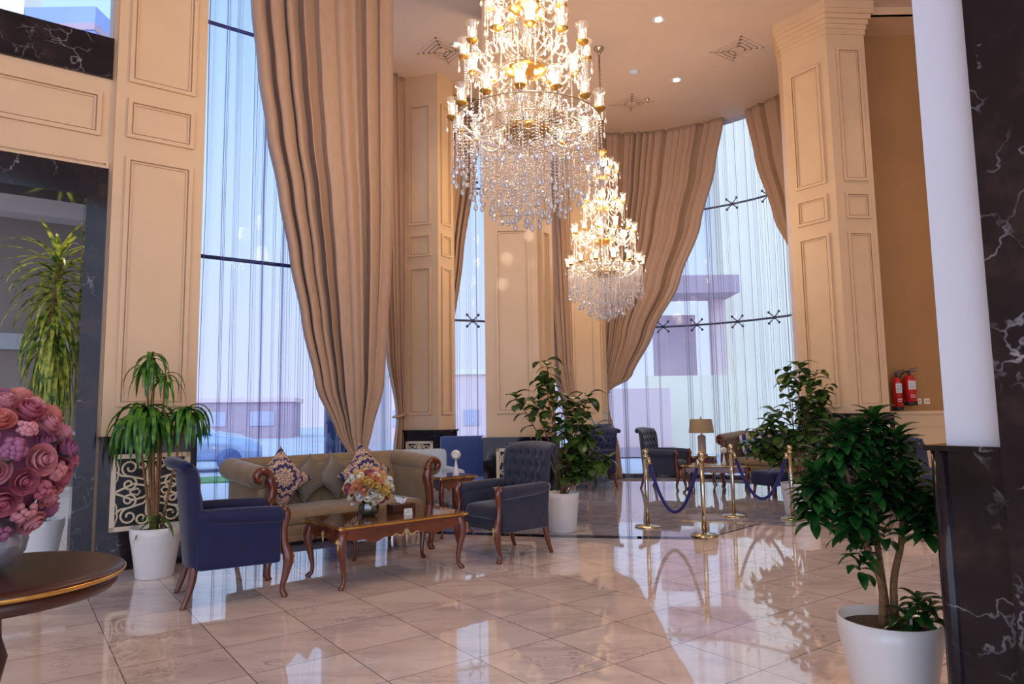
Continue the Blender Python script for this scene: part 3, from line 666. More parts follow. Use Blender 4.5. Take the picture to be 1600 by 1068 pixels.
# ------------------------------------------------------------------ outside
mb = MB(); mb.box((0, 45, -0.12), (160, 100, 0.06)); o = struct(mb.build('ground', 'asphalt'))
mb = MB(); mb.box((-9, 16.2, -0.07), (12, 1.5, 0.04), 0.3); tag(mb.build('lawn_strip', 'grass'), 'pale green lawn strip seen low through the striped window', 'lawn')
def house(name, label, x, y, rz, parts, wins=()):
    t = thing(name, label, 'building', (x, y, -0.1), rz)
    for pn, mt_, c, d in parts: mb = MB(); mb.box(c, d); mb.build(pn, mt_, t)
    for c, d in wins: mb = MB(); mb.box(c, d); mb.build('window', 'haze_glass', t)
    return t
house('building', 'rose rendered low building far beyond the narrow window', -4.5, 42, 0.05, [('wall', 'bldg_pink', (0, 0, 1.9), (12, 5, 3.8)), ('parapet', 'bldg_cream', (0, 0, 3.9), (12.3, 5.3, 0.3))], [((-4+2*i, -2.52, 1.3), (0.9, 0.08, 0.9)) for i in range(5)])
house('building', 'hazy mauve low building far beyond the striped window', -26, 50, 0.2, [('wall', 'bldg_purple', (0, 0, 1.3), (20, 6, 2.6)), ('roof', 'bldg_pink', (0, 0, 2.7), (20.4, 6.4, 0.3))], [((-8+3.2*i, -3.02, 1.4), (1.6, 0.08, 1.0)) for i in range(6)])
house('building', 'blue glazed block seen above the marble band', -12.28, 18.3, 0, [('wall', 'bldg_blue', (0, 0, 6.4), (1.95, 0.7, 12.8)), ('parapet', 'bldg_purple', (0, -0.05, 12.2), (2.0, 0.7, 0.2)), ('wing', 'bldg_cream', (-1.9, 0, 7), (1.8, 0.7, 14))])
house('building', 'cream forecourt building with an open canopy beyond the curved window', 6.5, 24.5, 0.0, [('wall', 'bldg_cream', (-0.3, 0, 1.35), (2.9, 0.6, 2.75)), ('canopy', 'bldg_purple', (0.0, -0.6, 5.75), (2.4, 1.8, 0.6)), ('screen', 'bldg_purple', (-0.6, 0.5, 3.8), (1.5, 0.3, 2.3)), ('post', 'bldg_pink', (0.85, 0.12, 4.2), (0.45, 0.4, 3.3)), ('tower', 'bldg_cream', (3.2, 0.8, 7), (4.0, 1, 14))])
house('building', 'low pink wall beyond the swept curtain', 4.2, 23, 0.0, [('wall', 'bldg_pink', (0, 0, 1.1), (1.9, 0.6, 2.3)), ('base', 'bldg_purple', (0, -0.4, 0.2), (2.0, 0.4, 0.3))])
def car(x, y, rz, label):
    t = thing('car', label, 'car', (x, y, -0.09), rz, None)
    prof = [(-2.1, 0.35), (-2.15, 0.75), (-1.9, 0.92), (-1.45, 0.98), (-0.85, 1.38), (0.35, 1.42), (1.0, 1.02), (1.85, 0.88), (2.15, 0.65), (2.15, 0.35)]
    def loft(pf, ys): 
        mb = MB(); n = len(pf); vs = []
        for (yy, k) in ys: vs += [(p[0]*k, yy, 0.35+(p[1]-0.35)*(1 if k == 1 else 0.97)) for p in pf]
        fs = [(j*n+i, j*n+(i+1) % n, (j+1)*n+(i+1) % n, (j+1)*n+i) for j in range(len(ys)-1) for i in range(n)]+[tuple(range(n))[::-1], tuple((len(ys)-1)*n+i for i in range(n))]
        mb.add(vs, fs, True); return mb
    loft(prof, [(-0.82, 0.97), (-0.74, 1), (0.74, 1), (0.82, 0.97)]).build('body', 'car', t)
    mb = MB(); mb.prism([(-1.3, 0), (-0.8, 0.34), (0.3, 0.37), (0.85, 0.02)], -0.83, 0.83); mb.xf(Matrix.Translation((0, 0, 1.0)) @ Matrix.Rotation(PI/2, 4, 'X')); mb.build('side_window', 'carglass', t)
    for sx in (-1.3, 1.3):
        for sy in (-0.75, 0.75):
            mb = MB(); mb.lathe([(0.0, -0.09), (0.3, -0.09), (0.33, -0.06), (0.33, 0.06), (0.3, 0.09), (0, 0.09)], 20); mb.xf(Matrix.Translation((sx, sy, 0.33)) @ Matrix.Rotation(PI/2, 4, 'X')); mb.build('wheel', 'carglass', t)
    return t
car(-9.3, 19.5, 0.35, 'silver-blue car parked outside the striped window, nearer one'); car(-11.6, 24.5, 0.3, 'silver-blue car parked outside, farther one behind another car')

# ------------------------------------------------------------------ chandeliers
def make_chandelier(label, loc):
    """origin on the ceiling; the small-glass tiers hang below"""
    t = thing('chandelier', label, 'chandelier', loc, 0.12, 'crystal chandeliers')
    Z = lambda z: z-CZ
    mb = MB(); mb.lathe([(0.0, 0), (0.09, 0), (0.09, -0.02), (0.05, -0.06), (0.02, -0.12), (0, -0.12)], 20); mb.build('canopy', 'brass', t)
    mb = MB(); mb.tube([(0, 0, -0.1), (0, 0, Z(5.72))], 0.014, 8)
    for k in range(22): mb.sphere((0, 0, -0.16-k*0.075), 0.024, 6, 4, (1, 0.6, 1.3))
    mb.build('rod', 'brass', t)
    mb = MB()      # glass and gilt column
    for (z0, z1) in ((5.45, 5.70), (4.92, 5.36), (4.38, 4.84), (3.72, 4.30)):
        h = z1-z0; mb.lathe([(0.015, Z(z0)), (0.05, Z(z0+0.08*h)), (0.03, Z(z0+0.2*h)), (0.07, Z(z0+0.42*h)), (0.035, Z(z0+0.62*h)), (0.055, Z(z0+0.8*h)), (0.02, Z(z1))], 16)
    mb.build('central_column', 'armglass', t)
    for z, r in ((3.62, 0.20), (4.14, 0.16), (4.70, 0.13), (5.24, 0.11), (5.66, 0.09)):
        mb = MB(); mb.lathe([(0.0, Z(z)-0.02), (r*0.5, Z(z)-0.015), (r, Z(z)+0.03), (r*1.05, Z(z)+0.05), (r*0.9, Z(z)+0.045), (0, Z(z)+0.03)], 24, wav=lambda i, a: 0.04*math.cos(12*a)); mb.build('gilt_dish', 'gold', t)
    # one arm per tier is modelled, the rest are turned copies
    tiers = [(0.60, 14, 3.74, 1.0), (0.50, 12, 4.27, 0.95), (0.33, 8, 4.78, 0.9), (0.24, 6, 5.33, 0.85)]
    shade_p = None
    strandn = 0
    for R, n, zc, sc_ in tiers:
        first = None
        for k in range(n):
            a = 2*PI*k/n+R*3; rot = (0, 0, a)
            if first is None:
                mb = MB(); pts = []
                for i in range(15):
                    u = i/14; x = 0.05+(R-0.05)*u; z = Z(zc)-0.02-0.15*math.sin(PI*min(1, u*1.12))*(0.4+0.6*u)+0.05*math.sin(2*PI*u)*(1-u); pts.append((x, 0, z))
                mb.tube(pts+[(R, 0, Z(zc)+0.012)], 0.012, 7)
                c0 = 0.62*R; sp = []
                for i in range(16):
                    u = i/15; q = 0.075*sc_*(1-0.75*u); an = -PI/2+2.6*PI*u; sp.append((c0+q*math.cos(an), 0, Z(zc)+0.01+q*math.sin(an)))
                mb.tube(sp, [0.010*(1-0.4*i/15) for i in range(16)], 6)
                sp = [(0.06+0.30*R*math.sin(PI*u/1.2), 0, Z(zc)+0.02+0.30*sc_*u) for u in [i/10 for i in range(11)]]; mb.tube(sp, 0.008, 6)
                arm = mb.build('arm', 'armglass', t); arm.rotation_euler = rot
                mb = MB(); mb.lathe([(0, Z(zc)+0.0), (0.02, Z(zc)+0.0), (0.046, Z(zc)+0.022), (0.05, Z(zc)+0.03), (0.04, Z(zc)+0.028), (0, Z(zc)+0.014)], 14, (R, 0, 0)); cup = mb.build('drip_pan', 'gold', arm)
                mb = MB(); h = 0.15; z0 = Z(zc)+0.025
                mb.shell([(0.020, z0), (0.034, z0+0.02), (0.038, z0+0.06), (0.037, z0+0.105), (0.044, z0+0.13), (0.056, z0+h)], 18, (R, 0, 0), wav=lambda i, a: (0.07*math.cos(8*a) if i == 5 else 0))
                shd = mb.build('lamp_shade', 'shade_glass', arm)
                mb = MB(); mb.lathe([(0.008, z0), (0.011, z0+0.03), (0.017, z0+0.06), (0.013, z0+0.09), (0.004, z0+0.115), (0, z0+0.12)], 10, (R, 0, 0)); bl = mb.build('candle_bulb', 'bulb', arm)
                drs = []
                for (dx, dy, ln_) in ((0.046, 0, 0.07), (-0.023, 0.04, 0.05), (-0.023, -0.04, 0.05)):
                    mb = MB(); x, y = R+dx, dy; mb.tube([(x, y, Z(zc)+0.02), (x, y, Z(zc)+0.02-ln_)], 0.0025, 4); mb.lathe([(0, Z(zc)-ln_-0.04), (0.012, Z(zc)-ln_-0.02), (0.007, Z(zc)-ln_+0.005), (0, Z(zc)-ln_+0.02)], 6, (x, y, 0)); drs.append(mb.build('arm_drop', 'crystal', arm))
                first = (arm, [cup, shd, bl]+drs)
            else:
                arm = first[0].copy(); COL.objects.link(arm); arm.rotation_euler = rot
                for c in first[1]: d = c.copy(); COL.objects.link(d); d.parent = arm
        # bead garlands swagged between neighbouring lamps
        mb = MB(); dth = 2*PI/n
        for i in range(19):
            u = i/18; a = dth*u; q = R*(1-0.06*math.sin(PI*u)); mb.sphere((q*math.cos(a), q*math.sin(a), Z(zc)+0.01-0.13*math.sin(PI*u)), 0.008, 5, 3)
        g = mb.build('bead_garland', 'crystal', t); g.rotation_euler = (0, 0, R*3)
        for k in range(1, n): inst(g, t, (0, 0, 0), R*3+dth*k)
    # hanging bead strands with teardrop ends
    def strand(length):
        mb = MB(); nb = int(length/0.0205)
        for i in range(nb): mb.sphere((0, 0, -0.01-i*0.0205), 0.0085 if i % 2 else 0.0065, 5, 3)
        s_ = mb.build('bead_strand', 'crystal', t)
        mb = MB(); mb.lathe([(0, -length-0.075), (0.013, -length-0.062), (0.019, -length-0.046), (0.012, -length-0.022), (0.0, -length)], 6); mb.lathe([(0, -length+0.012), (0.013, -length+0.004), (0.0, -length-0.004)], 6); mb.sm = [False]*len(mb.f); d = mb.build('teardrop', 'crystal', s_)
        return s_, d
    r_ = random.Random(4)
    for R, n, z, ln_ in ((0.60, 30, 3.72, 0.40), (0.60, 14, 3.66, 0.26), (0.44, 22, 3.66, 0.50), (0.30, 17, 3.64, 0.58), (0.17, 10, 3.62, 0.62), (0.03, 3, 3.6, 0.64)):
        pr = strand(ln_)
        for k in range(n):
            a = 2*PI*k/n+R*5; p = (R*math.cos(a), R*math.sin(a), Z(z)-r_.uniform(0, 0.05))
            if k == 0: s_ = pr[0]; s_.location = p
            else: s_ = inst(pr[0], t, p); d = pr[1].copy(); COL.objects.link(d); d.parent = s_
    mb = MB()      # the finer inner fringe nobody could count
    for R, n, z, ln_ in ((0.55, 50, 3.70, 0.30), (0.50, 44, 3.68, 0.40), (0.38, 34, 3.65, 0.50), (0.24, 22, 3.63, 0.56), (0.10, 10, 3.6, 0.62)):
        for k in range(n):
            a = 2*PI*k/n+R*7; x, y = R*math.cos(a), R*math.sin(a); l_ = ln_*r_.uniform(0.85, 1.05)
            for i in range(int(l_/0.028)): mb.sphere((x, y, Z(z)-i*0.028), 0.0075, 4, 2)
            mb.lathe([(0, Z(z)-l_-0.05), (0.013, Z(z)-l_-0.035), (0.008, Z(z)-l_-0.012), (0, Z(z)-l_)], 5, (x, y, 0))
    fr_ = mb.build('bead_fringe', 'crystal', t); fr_['kind'] = 'stuff'
    # wire rings that carry the strands
    for R, z in ((0.60, 3.72), (0.44, 3.66), (0.30, 3.64), (0.17, 3.62)):
        mb = MB(); mb.tube([(R*math.cos(2*PI*i/40), R*math.sin(2*PI*i/40), Z(z)) for i in range(41)], 0.006, 5, False); mb.build('strand_ring', 'brass', t)
    # outer curtain of beads below tiers 2 and 3, kept as a separate kind of part
    for R, n, z, ln_ in ((0.50, 24, 4.25, 0.30), (0.33, 14, 4.76, 0.24), (0.24, 10, 5.30, 0.2)):
        mb = MB()
        for i in range(int(ln_/0.0205)): mb.sphere((0, 0, -i*0.0205), 0.0075, 5, 3)
        mb.lathe([(0, -ln_-0.06), (0.015, -ln_-0.042), (0.010, -ln_-0.018), (0, -ln_)], 6); f0 = mb.build('tier_fringe', 'crystal', t)
        for k in range(n):
            a = 2*PI*k/n; p = (R*math.cos(a), R*math.sin(a), Z(z))
            if k == 0: f0.location = p
            else: inst(f0, t, p)
    for R, n, zc, _ in tiers:      # the lamps' own light
        for k in range(3 if n > 8 else 1):
            ld = bpy.data.lights.new('lamp_light', 'POINT'); ld.energy = LAMP_W*(1 if n > 8 else 1.5); ld.color = (1.0, 0.76, 0.52); ld.shadow_soft_size = 0.12
            lo = bpy.data.objects.new('lamp_light', ld); COL.objects.link(lo); lo.parent = t; a = 2*PI*k/3+0.4; rr = (R*0.99 if n > 8 else 0); lo.location = (rr*math.cos(a), rr*math.sin(a), Z(zc)+0.17)
    return t
LAMP_W = 29
ch1 = make_chandelier('large lit crystal chandelier hanging close over the seating, its top out of frame', (0.146, 5.40, CZ))
dup(ch1, (1.54, 11.1, CZ), 0.3, 'small lit crystal chandelier hanging far off in front of the swept curtain, shown whole')

# ------------------------------------------------------------------ furniture
def spl(pts, n=5):
    P = [Vector(p) for p in pts]; P = [P[0]*2-P[1]]+P+[P[-1]*2-P[-2]]; out = []
    for i in range(1, len(P)-2):
        for k in range(n):
            t = k/n; a, b, c, d = P[i-1:i+3]; out.append(0.5*((2*b)+(c-a)*t+(2*a-5*b+4*c-d)*t*t+(3*b-a-3*c+d)*t*t*t))
    out.append(P[-2]); return out
def srad(rs, n=5):
    out = []
    for i in range(len(rs)-1):
        for k in range(n): out.append(rs[i]+(rs[i+1]-rs[i])*k/n)
    out.append(rs[-1]); return out
def carving(parent, c, nx, s=0.03, mat='carve'):
    """little acanthus carving: fan of lobes on a vertical face"""
    nx = Vector(nx).normalized(); ux = Vector((-nx.y, nx.x, 0)); c = Vector(c); mb = MB()
    for k in range(-3, 4):
        a = k*0.42; d = ux*math.sin(a)+Vector((0, 0, 1))*math.cos(a); l = s*(1.5-0.18*abs(k)); mb.tube([c, c+d*l*0.5+nx*0.008, c+d*l], [s*0.16, s*0.24, s*0.06], 5)
    mb.tube([c, c+Vector((0, 0, -1))*s*1.3+nx*0.004, c+Vector((0, 0, -1))*s*2.4], [s*0.3, s*0.26, s*0.05], 5)
    mb.sphere(tuple(c+nx*0.006), s*0.3, 7, 5)
    return mb.build('carving', mat, parent, 'pale gilded leaf carving')

def make_armchair(label, loc, rz, fab='navy', tufted=True, group='dark blue armchairs of the lobby'):
    t = thing('armchair', label, 'armchair', loc, rz, group)
    # seat block and apron
    mb = MB(); mb.rbox((0.0, 0, 0.335), (0.60, 0.60, 0.13), 0.025); mb.build('seat_base', fab, t)
    mb = MB(); mb.rbox((0.035, 0, 0.445), (0.58, 0.50, 0.13), 0.05, 9, (0, 0, 0.02)); mb.build('seat', fab, t)
    # backrest: a curved slab, deeper at the wings, rolled over backwards at the top
    def bk(u, v, side):
        y = (u-0.5)*2; W = 0.335+0.03*v; z = 0.28+0.82*v
        roll = max(0, (v-0.86)/0.14); xb = -0.30-0.10*v+0.075*y*y*(0.5+0.5*v)
        th = 0.11-0.03*v
        if side > 0:
            x = xb+th/2
            if v > 0.3: x += 0.012*math.sin(PI*(v-0.3)/0.7)
            if tufted and v > 0.28:
                gx, gz = y*3.0, (v-0.28)/0.72*5.0; best = 9
                for j in (math.floor(gz), math.floor(gz)+1):
                    o_ = 0.5*(j % 2); i0 = math.floor(gx-o_)
                    for i in (i0, i0+1): best = min(best, math.hypot(gx-(i+o_), (gz-j)*1.0))
                ed = max(0, 1-abs(y)**6)*(1 if v < 0.93 else max(0, (1-v)/0.07)); x += ed*(0.022-0.052*math.exp(-(best/0.28)**2)-0.01*math.exp(-((best-0.5)/0.1)**2))
        else: x = xb-th/2
        x -= 0.05*roll*roll
        e = abs(y)**10; x += (-side)*th/2*e*0.9
        if v > 0.95: x += (-side)*(th/2)*((v-0.95)/0.05)**2*0.9; z -= 0.0
        return (x, y*W, z-0.03*(y*y)*max(0, v-0.8)/0.2)
    mb = MB(); mb.grid(lambda u, v: bk(u, v, 1), 36, 40, flip=True); mb.grid(lambda u, v: bk(u, v, -1), 14, 18)
    for uu in (0, 1): mb.grid(lambda u, v: tuple(Vector(bk(uu, v, -1)).lerp(Vector(bk(uu, v, 1)), u)), 2, 18, flip=(uu == 1))
    mb.grid(lambda u, v: tuple(Vector(bk(u, 1, -1)).lerp(Vector(bk(u, 1, 1)), v)), 14, 2); mb.grid(lambda u, v: tuple(Vector(bk(u, 0, -1)).lerp(Vector(bk(u, 0, 1)), v)), 14, 2, flip=True)
    back = mb.build('backrest', fab, t)
    mb = MB(); mb.tube(spl([(bk(u, 0.985, -1)[0]-0.012, bk(u, 0.985, -1)[1], bk(u, 0.985, -1)[2]-0.022) for u in (0.02, 0.25, 0.5, 0.75, 0.98)]), 0.04, 10); mb.build('top_roll', fab, back)
    if tufted:
        mb = MB()
        for j in range(0, 5):
            for i in range(-3, 4):
                gx = i+0.5*(j % 2)
                if abs(gx) < 2.8:
                    y = gx/3.0; v = 0.28+0.72*j/5.0
                    if v > 0.3: p = bk((y+1)/2, v, 1); mb.sphere((p[0]+0.004, p[1], p[2]), 0.011, 6, 4, (0.6, 1, 1))
        mb.build('tuft_buttons', fab, back)
    for sy in (-1, 1):
        # arm: padded roll on a side panel
        mb = MB(); mb.rbox((0.01, sy*0.305, 0.45), (0.60, 0.085, 0.36), 0.02, 7)
        mb.tube(spl([(-0.30, sy*0.315, 0.665), (-0.1, sy*0.325, 0.655), (0.12, sy*0.33, 0.648), (0.29, sy*0.33, 0.64), (0.325, sy*0.33, 0.64)]), srad([0.05, 0.062, 0.066, 0.066, 0.05]), 14)
        mb.build('arm', fab, t)
        # front leg runs up the arm front as a show-wood facing
        pts = spl([(0.335, sy*0.325, 0.69), (0.352, sy*0.325, 0.63), (0.335, sy*0.318, 0.52), (0.345, sy*0.315, 0.40), (0.372, sy*0.32, 0.30), (0.355, sy*0.32, 0.18), (0.330, sy*0.315, 0.07), (0.352, sy*0.32, 0.0)])
        mb = MB(); mb.tube(pts, srad([0.030, 0.036, 0.028, 0.032, 0.044, 0.030, 0.020, 0.027]), 10, True, 0.85); mb.sphere((0.335, sy*0.325, 0.675), 0.042, 10, 6, (0.6, 1, 1))
        lg = mb.build('leg', 'wood', t); carving(lg, (0.408, sy*0.32, 0.30), (1, 0, 0), 0.026)
        pts = spl([(-0.30, sy*0.27, 0.30), (-0.315, sy*0.275, 0.18), (-0.35, sy*0.28, 0.06), (-0.375, sy*0.285, 0.0)]); mb = MB(); mb.tube(pts, srad([0.032, 0.028, 0.022, 0.02]), 8); mb.build('leg', 'wood', t)
    return t
def deg(a): return math.radians(a)
make_armchair('blue velvet armchair seen from behind, nearest the panelled pilaster and coffee table', (-2.27, 5.68, 0), deg(30), tufted=True)
make_armchair('charcoal-blue tufted armchair facing the coffee table, beside the tall rubber plant', (-0.10, 7.12, 0), deg(221), 'slate')
make_armchair('grey-blue tufted armchair beside the table lamp by the curved window', (2.78, 12.85, 0), deg(-35), 'slate')
make_armchair('blue tufted armchair seen behind the tall rubber plant, by the swept curtain', (1.45, 13.05, 0), deg(215), 'navy')
make_armchair('dark blue armchair partly hidden by the black marble pier', (4.62, 7.75, 0), deg(5), 'slate')
t = thing('ottoman', 'low blue upholstered ottoman behind the second rope, before the far sofa', 'stool', (4.22, 11.4, 0), deg(25))
mb = MB(); mb.rbox((0, 0, 0.30), (0.56, 0.50, 0.22), 0.05, 9, (0, 0, 0.02)); mb.build('seat', 'navy', t)
for sx in (-1, 1):
    for sy in (-1, 1): mb = MB(); mb.tube([(sx*0.22, sy*0.19, 0.2), (sx*0.24, sy*0.21, 0)], [0.03, 0.018], 8); mb.build('leg', 'wood', t)

def make_sofa(label, loc, rz):
    t = thing('sofa', label, 'sofa', loc, rz)       # faces local -y
    mb = MB(); mb.rbox((0, 0.02, 0.335), (1.80, 0.72, 0.15), 0.03); mb.build('seat_base', 'sofa', t)
    for k in (-1, 1): pass
    mb = MB(); mb.rbox((0, -0.02, 0.455), (1.66, 0.66, 0.13), 0.055, 11, (0, 0, 0.02)); mb.build('seat_cushion', 'sofa', t)
    # channelled back, rolled over at the top; its ends turn forwards into the arms
    def bk(u, v, side):
        x = (u-0.5)*2*0.90; z = 0.30+0.62*v; y0 = 0.30+0.10*v; th = 0.13
        ch = abs(math.sin(PI*(u*8+0.35*v)))**0.25 if side < 0 else 0
        y = y0+side*th/2-(0.028*ch if side < 0 else 0)
        if v > 0.7: q = (v-0.7)/0.3; y += 0.06*q*q
        return (x, y, z)
    mb = MB(); mb.grid(lambda u, v: bk(u, v, -1), 108, 14, flip=False); mb.grid(lambda u, v: bk(u, v, 1), 10, 14, flip=True)
    for uu in (0, 1): mb.grid(lambda u, v: tuple(Vector(bk(uu, v, -1)).lerp(Vector(bk(uu, v, 1)), u)), 2, 14)
    b = mb.build('backrest', 'sofa', t)
    mb = MB(); n = 108; pts = [((i/n-0.5)*1.84, 0.455, 0.915) for i in range(n+1)]; mb.tube(pts, [0.078+0.007*abs(math.sin(PI*(i/n*8+0.35)))**0.25 for i in range(n+1)], 14); mb.build('top_roll', 'sofa', b)
    for sx in (-1, 1):
        mb = MB(); mb.rbox((sx*0.89, 0.04, 0.56), (0.12, 0.78, 0.56), 0.03, 7)
        m_ = 40; pts = [(sx*0.935, -0.36+0.80*i/m_, 0.855+0.05*(i/m_)) for i in range(m_+1)]; mb.tube(pts, [0.100+0.006*abs(math.sin(PI*i/m_*3))**0.25 for i in range(m_+1)], 18)
        mb.build('arm', 'sofa', t)
        # show-wood scroll facing running down into the front leg
        sp = []
        for i in range(14):
            u = i/13; q = 0.035+0.06*u; an = 1.2*PI+sx*0-1.7*PI*u; sp.append((sx*(0.935-0.0+q*math.cos(an)*-1), -0.375, 0.855+q*math.sin(an)))
        sp = [(sx*(0.935+q*math.cos(an)), -0.375, 0.855+q*math.sin(an)) for q, an in [(0.022+0.070*(i/13), -0.4*PI+1.55*PI*(i/13)) for i in range(14)]]
        tail = [(sx*0.835, -0.378, 0.74), (sx*0.86, -0.38, 0.62), (sx*0.875, -0.378, 0.45), (sx*0.865, -0.385, 0.32), (sx*0.885, -0.41, 0.22), (sx*0.875, -0.40, 0.11), (sx*0.87, -0.385, 0.05), (sx*0.88, -0.41, 0.0)]
        pts = spl(sp+tail, 3); mb = MB(); mb.tube(pts, [0.034+(0.012 if 0.55 < i/len(pts) < 0.85 else 0) for i in range(len(pts))], 9); mb.build('leg', 'wood', t, 'mahogany scroll facing and front leg')
        mb = MB(); mb.tube(spl([(sx*0.83, 0.36, 0.3), (sx*0.84, 0.38, 0.15), (sx*0.86, 0.42, 0.0)]), srad([0.032, 0.026, 0.02]), 8); mb.build('leg', 'wood', t)
    mb = MB(); mb.rbox((0, -0.345, 0.285), (1.66, 0.05, 0.05), 0.012, 5); mb.build('front_rail', 'sofa', t)
    mb = MB(); mb.tube(spl([(0, -0.36, 0.28), (0, -0.37, 0.15), (0, -0.36, 0.0)]), srad([0.03, 0.022, 0.02]), 8); mb.build('leg', 'wood', t)
    return t
SO = Vector((-1.80, 7.16)); SA = deg(41)
make_sofa('olive-taupe scroll-arm sofa behind the coffee table, under the tied curtain', (SO.x, SO.y, 0), SA)
make_sofa('taupe far sofa by the curved window with striped cushions', (4.72, 12.5, 0), deg(-50))

def pillow(name, mat, w, th, c, rz, lean, label, cat, group=None, diamond=True, roll=0.0):
    """square pillow standing on the seat; its local plane is x/z"""
    mb = MB(); n = 16
    def fn(u, v, sg):
        a, b = 2*u-1, 2*v-1; pin = 1-0.17*((1-a*a)*abs(b)**2+(1-b*b)*abs(a)**2)
        e = max(0, (1-a*a)*(1-b*b))**0.42; x, z = a*w/2*(pin), b*w/2*(pin); return (x, sg*th/2*e, z)
    mb.grid(lambda u, v: fn(u, v, -1), n, n, flip=False); mb.grid(lambda u, v: fn(u, v, 1), n, n, flip=True)
    o = mb.build(name, mat)
    o.rotation_mode = 'QUATERNION'
    q = Matrix.Rotation(rz, 4, 'Z') @ Matrix.Rotation(lean, 4, 'X') @ Matrix.Rotation((PI/4 if diamond else 0)+roll, 4, 'Y')
    o.rotation_quaternion = q.to_quaternion(); o.location = c; tag(o, label, cat, group); return o
def on_sofa(x, y, z, O=SO, A=SA):
    c, s = math.cos(A), math.sin(A); return (O.x+c*x-s*y, O.y+s*x+c*y, z)
pillow('cushion', 'medallion', 0.46, 0.17, on_sofa(-0.56, 0.075, 0.80), SA, deg(-14), 'navy and cream medallion cushion standing beside the blue armchair', 'cushion', 'medallion cushions', roll=0.05)
pillow('cushion', 'medallion', 0.46, 0.17, on_sofa(0.34, 0.055, 0.80), SA, deg(-14), 'navy and cream medallion cushion standing behind the table bouquet', 'cushion', 'medallion cushions', roll=-0.06)
pillow('cushion', 'cushiongrey', 0.38, 0.12, on_sofa(-0.25, 0.17, 0.77), SA, deg(-12), 'grey ribbed satin cushion tucked behind the medallion cushion by the armchair', 'cushion', 'grey satin cushions', roll=0.2)
pillow('cushion', 'cushiongrey', 0.38, 0.12, on_sofa(0.05, 0.17, 0.78), SA, deg(-12), 'grey ribbed satin cushion tucked below the curtain tie', 'cushion', 'grey satin cushions', roll=-0.1)
FO = Vector((4.72, 12.5)); FA = deg(-50)
pillow('cushion', 'cushionstripe', 0.42, 0.14, on_sofa(-0.60, 0.06, 0.80, FO, FA), FA, deg(-14), 'navy and white striped cushion on the far sofa, nearest the lamp', 'cushion', 'striped far cushions', diamond=True, roll=0.4)
pillow('cushion', 'cushionstripe', 0.42, 0.14, on_sofa(-0.30, 0.02, 0.80, FO, FA), FA, deg(-14), 'navy and white striped cushion on the far sofa, behind the rope stand', 'cushion', 'striped far cushions', diamond=True)
pillow('cushion', 'navy', 0.42, 0.14, on_sofa(0.12, 0.08, 0.80, FO, FA), FA, deg(-12), 'plain navy cushion on the far sofa behind the leaves', 'cushion', diamond=False)
cc = Vector((-0.10, 7.12)); d_ = Vector((math.cos(deg(221)), math.sin(deg(221))))
pillow('cushion', 'carve', 0.26, 0.10, (cc.x-d_.x*0.02+0.02, cc.y-d_.y*0.02-0.10, 0.585), deg(221-90), deg(-50), 'small cream and gold cushion lying on the tufted armchair seat', 'cushion', diamond=False)

def cabriole(parent, x, y, h, s=1.0, mat='wood', carve=True):
    d = Vector((x, y, 0)).normalized(); b = Vector((x, y, 0))
    pts = spl([b+d*o_+Vector((0, 0, z*h)) for o_, z in ((-0.01, 1.0), (0.018, 0.86), (0.03, 0.72), (0.012, 0.5), (-0.012, 0.25), (-0.008, 0.1), (0.02, 0.03), (0.03, 0.0))])
    mb = MB(); mb.tube(pts, srad([0.036*s, 0.044*s, 0.042*s, 0.030*s, 0.019*s, 0.017*s, 0.024*s, 0.022*s]), 9); lg = mb.build('leg', mat, parent)
    if carve: carving(lg, b+d*0.068*s+Vector((0, 0, h*0.78)), d, 0.028*s)
    return lg
def serpentine(lx, ly, k=0.035, n=10):
    """table outline with shaped corners and gently bowed sides"""
    out = []
    for (cx, cy, a0) in ((1, 1, 0), (-1, 1, PI/2), (-1, -1, PI), (1, -1, 1.5*PI)):
        c = Vector((cx*(lx/2-0.07), cy*(ly/2-0.07)))
        for i in range(n+1):
            a = a0+PI/2*i/n; r = 0.07*(1+0.18*math.cos(4*(a-a0-PI/4))); out.append((c.x+r*math.cos(a), c.y+r*math.sin(a)))
        nx_, ny_ = {(1, 1): ((0, 1), (-1, 1)), (-1, 1): ((-1, 0), (-1, -1)), (-1, -1): ((0, -1), (1, -1)), (1, -1): ((1, 0), (1, 1))}[(cx, cy)]
        d = Vector(nx_); L_ = lx if d.y else ly; H_ = ly if d.y else lx; tn = Vector((-d.y, d.x))
        for i in range(1, 12):
            u = -1+2*i/12; out.append(tuple(tn*(u*(L_/2-0.07))+d*(H_/2-k*(1-abs(math.cos(PI*u)))*0.6)))
    return out
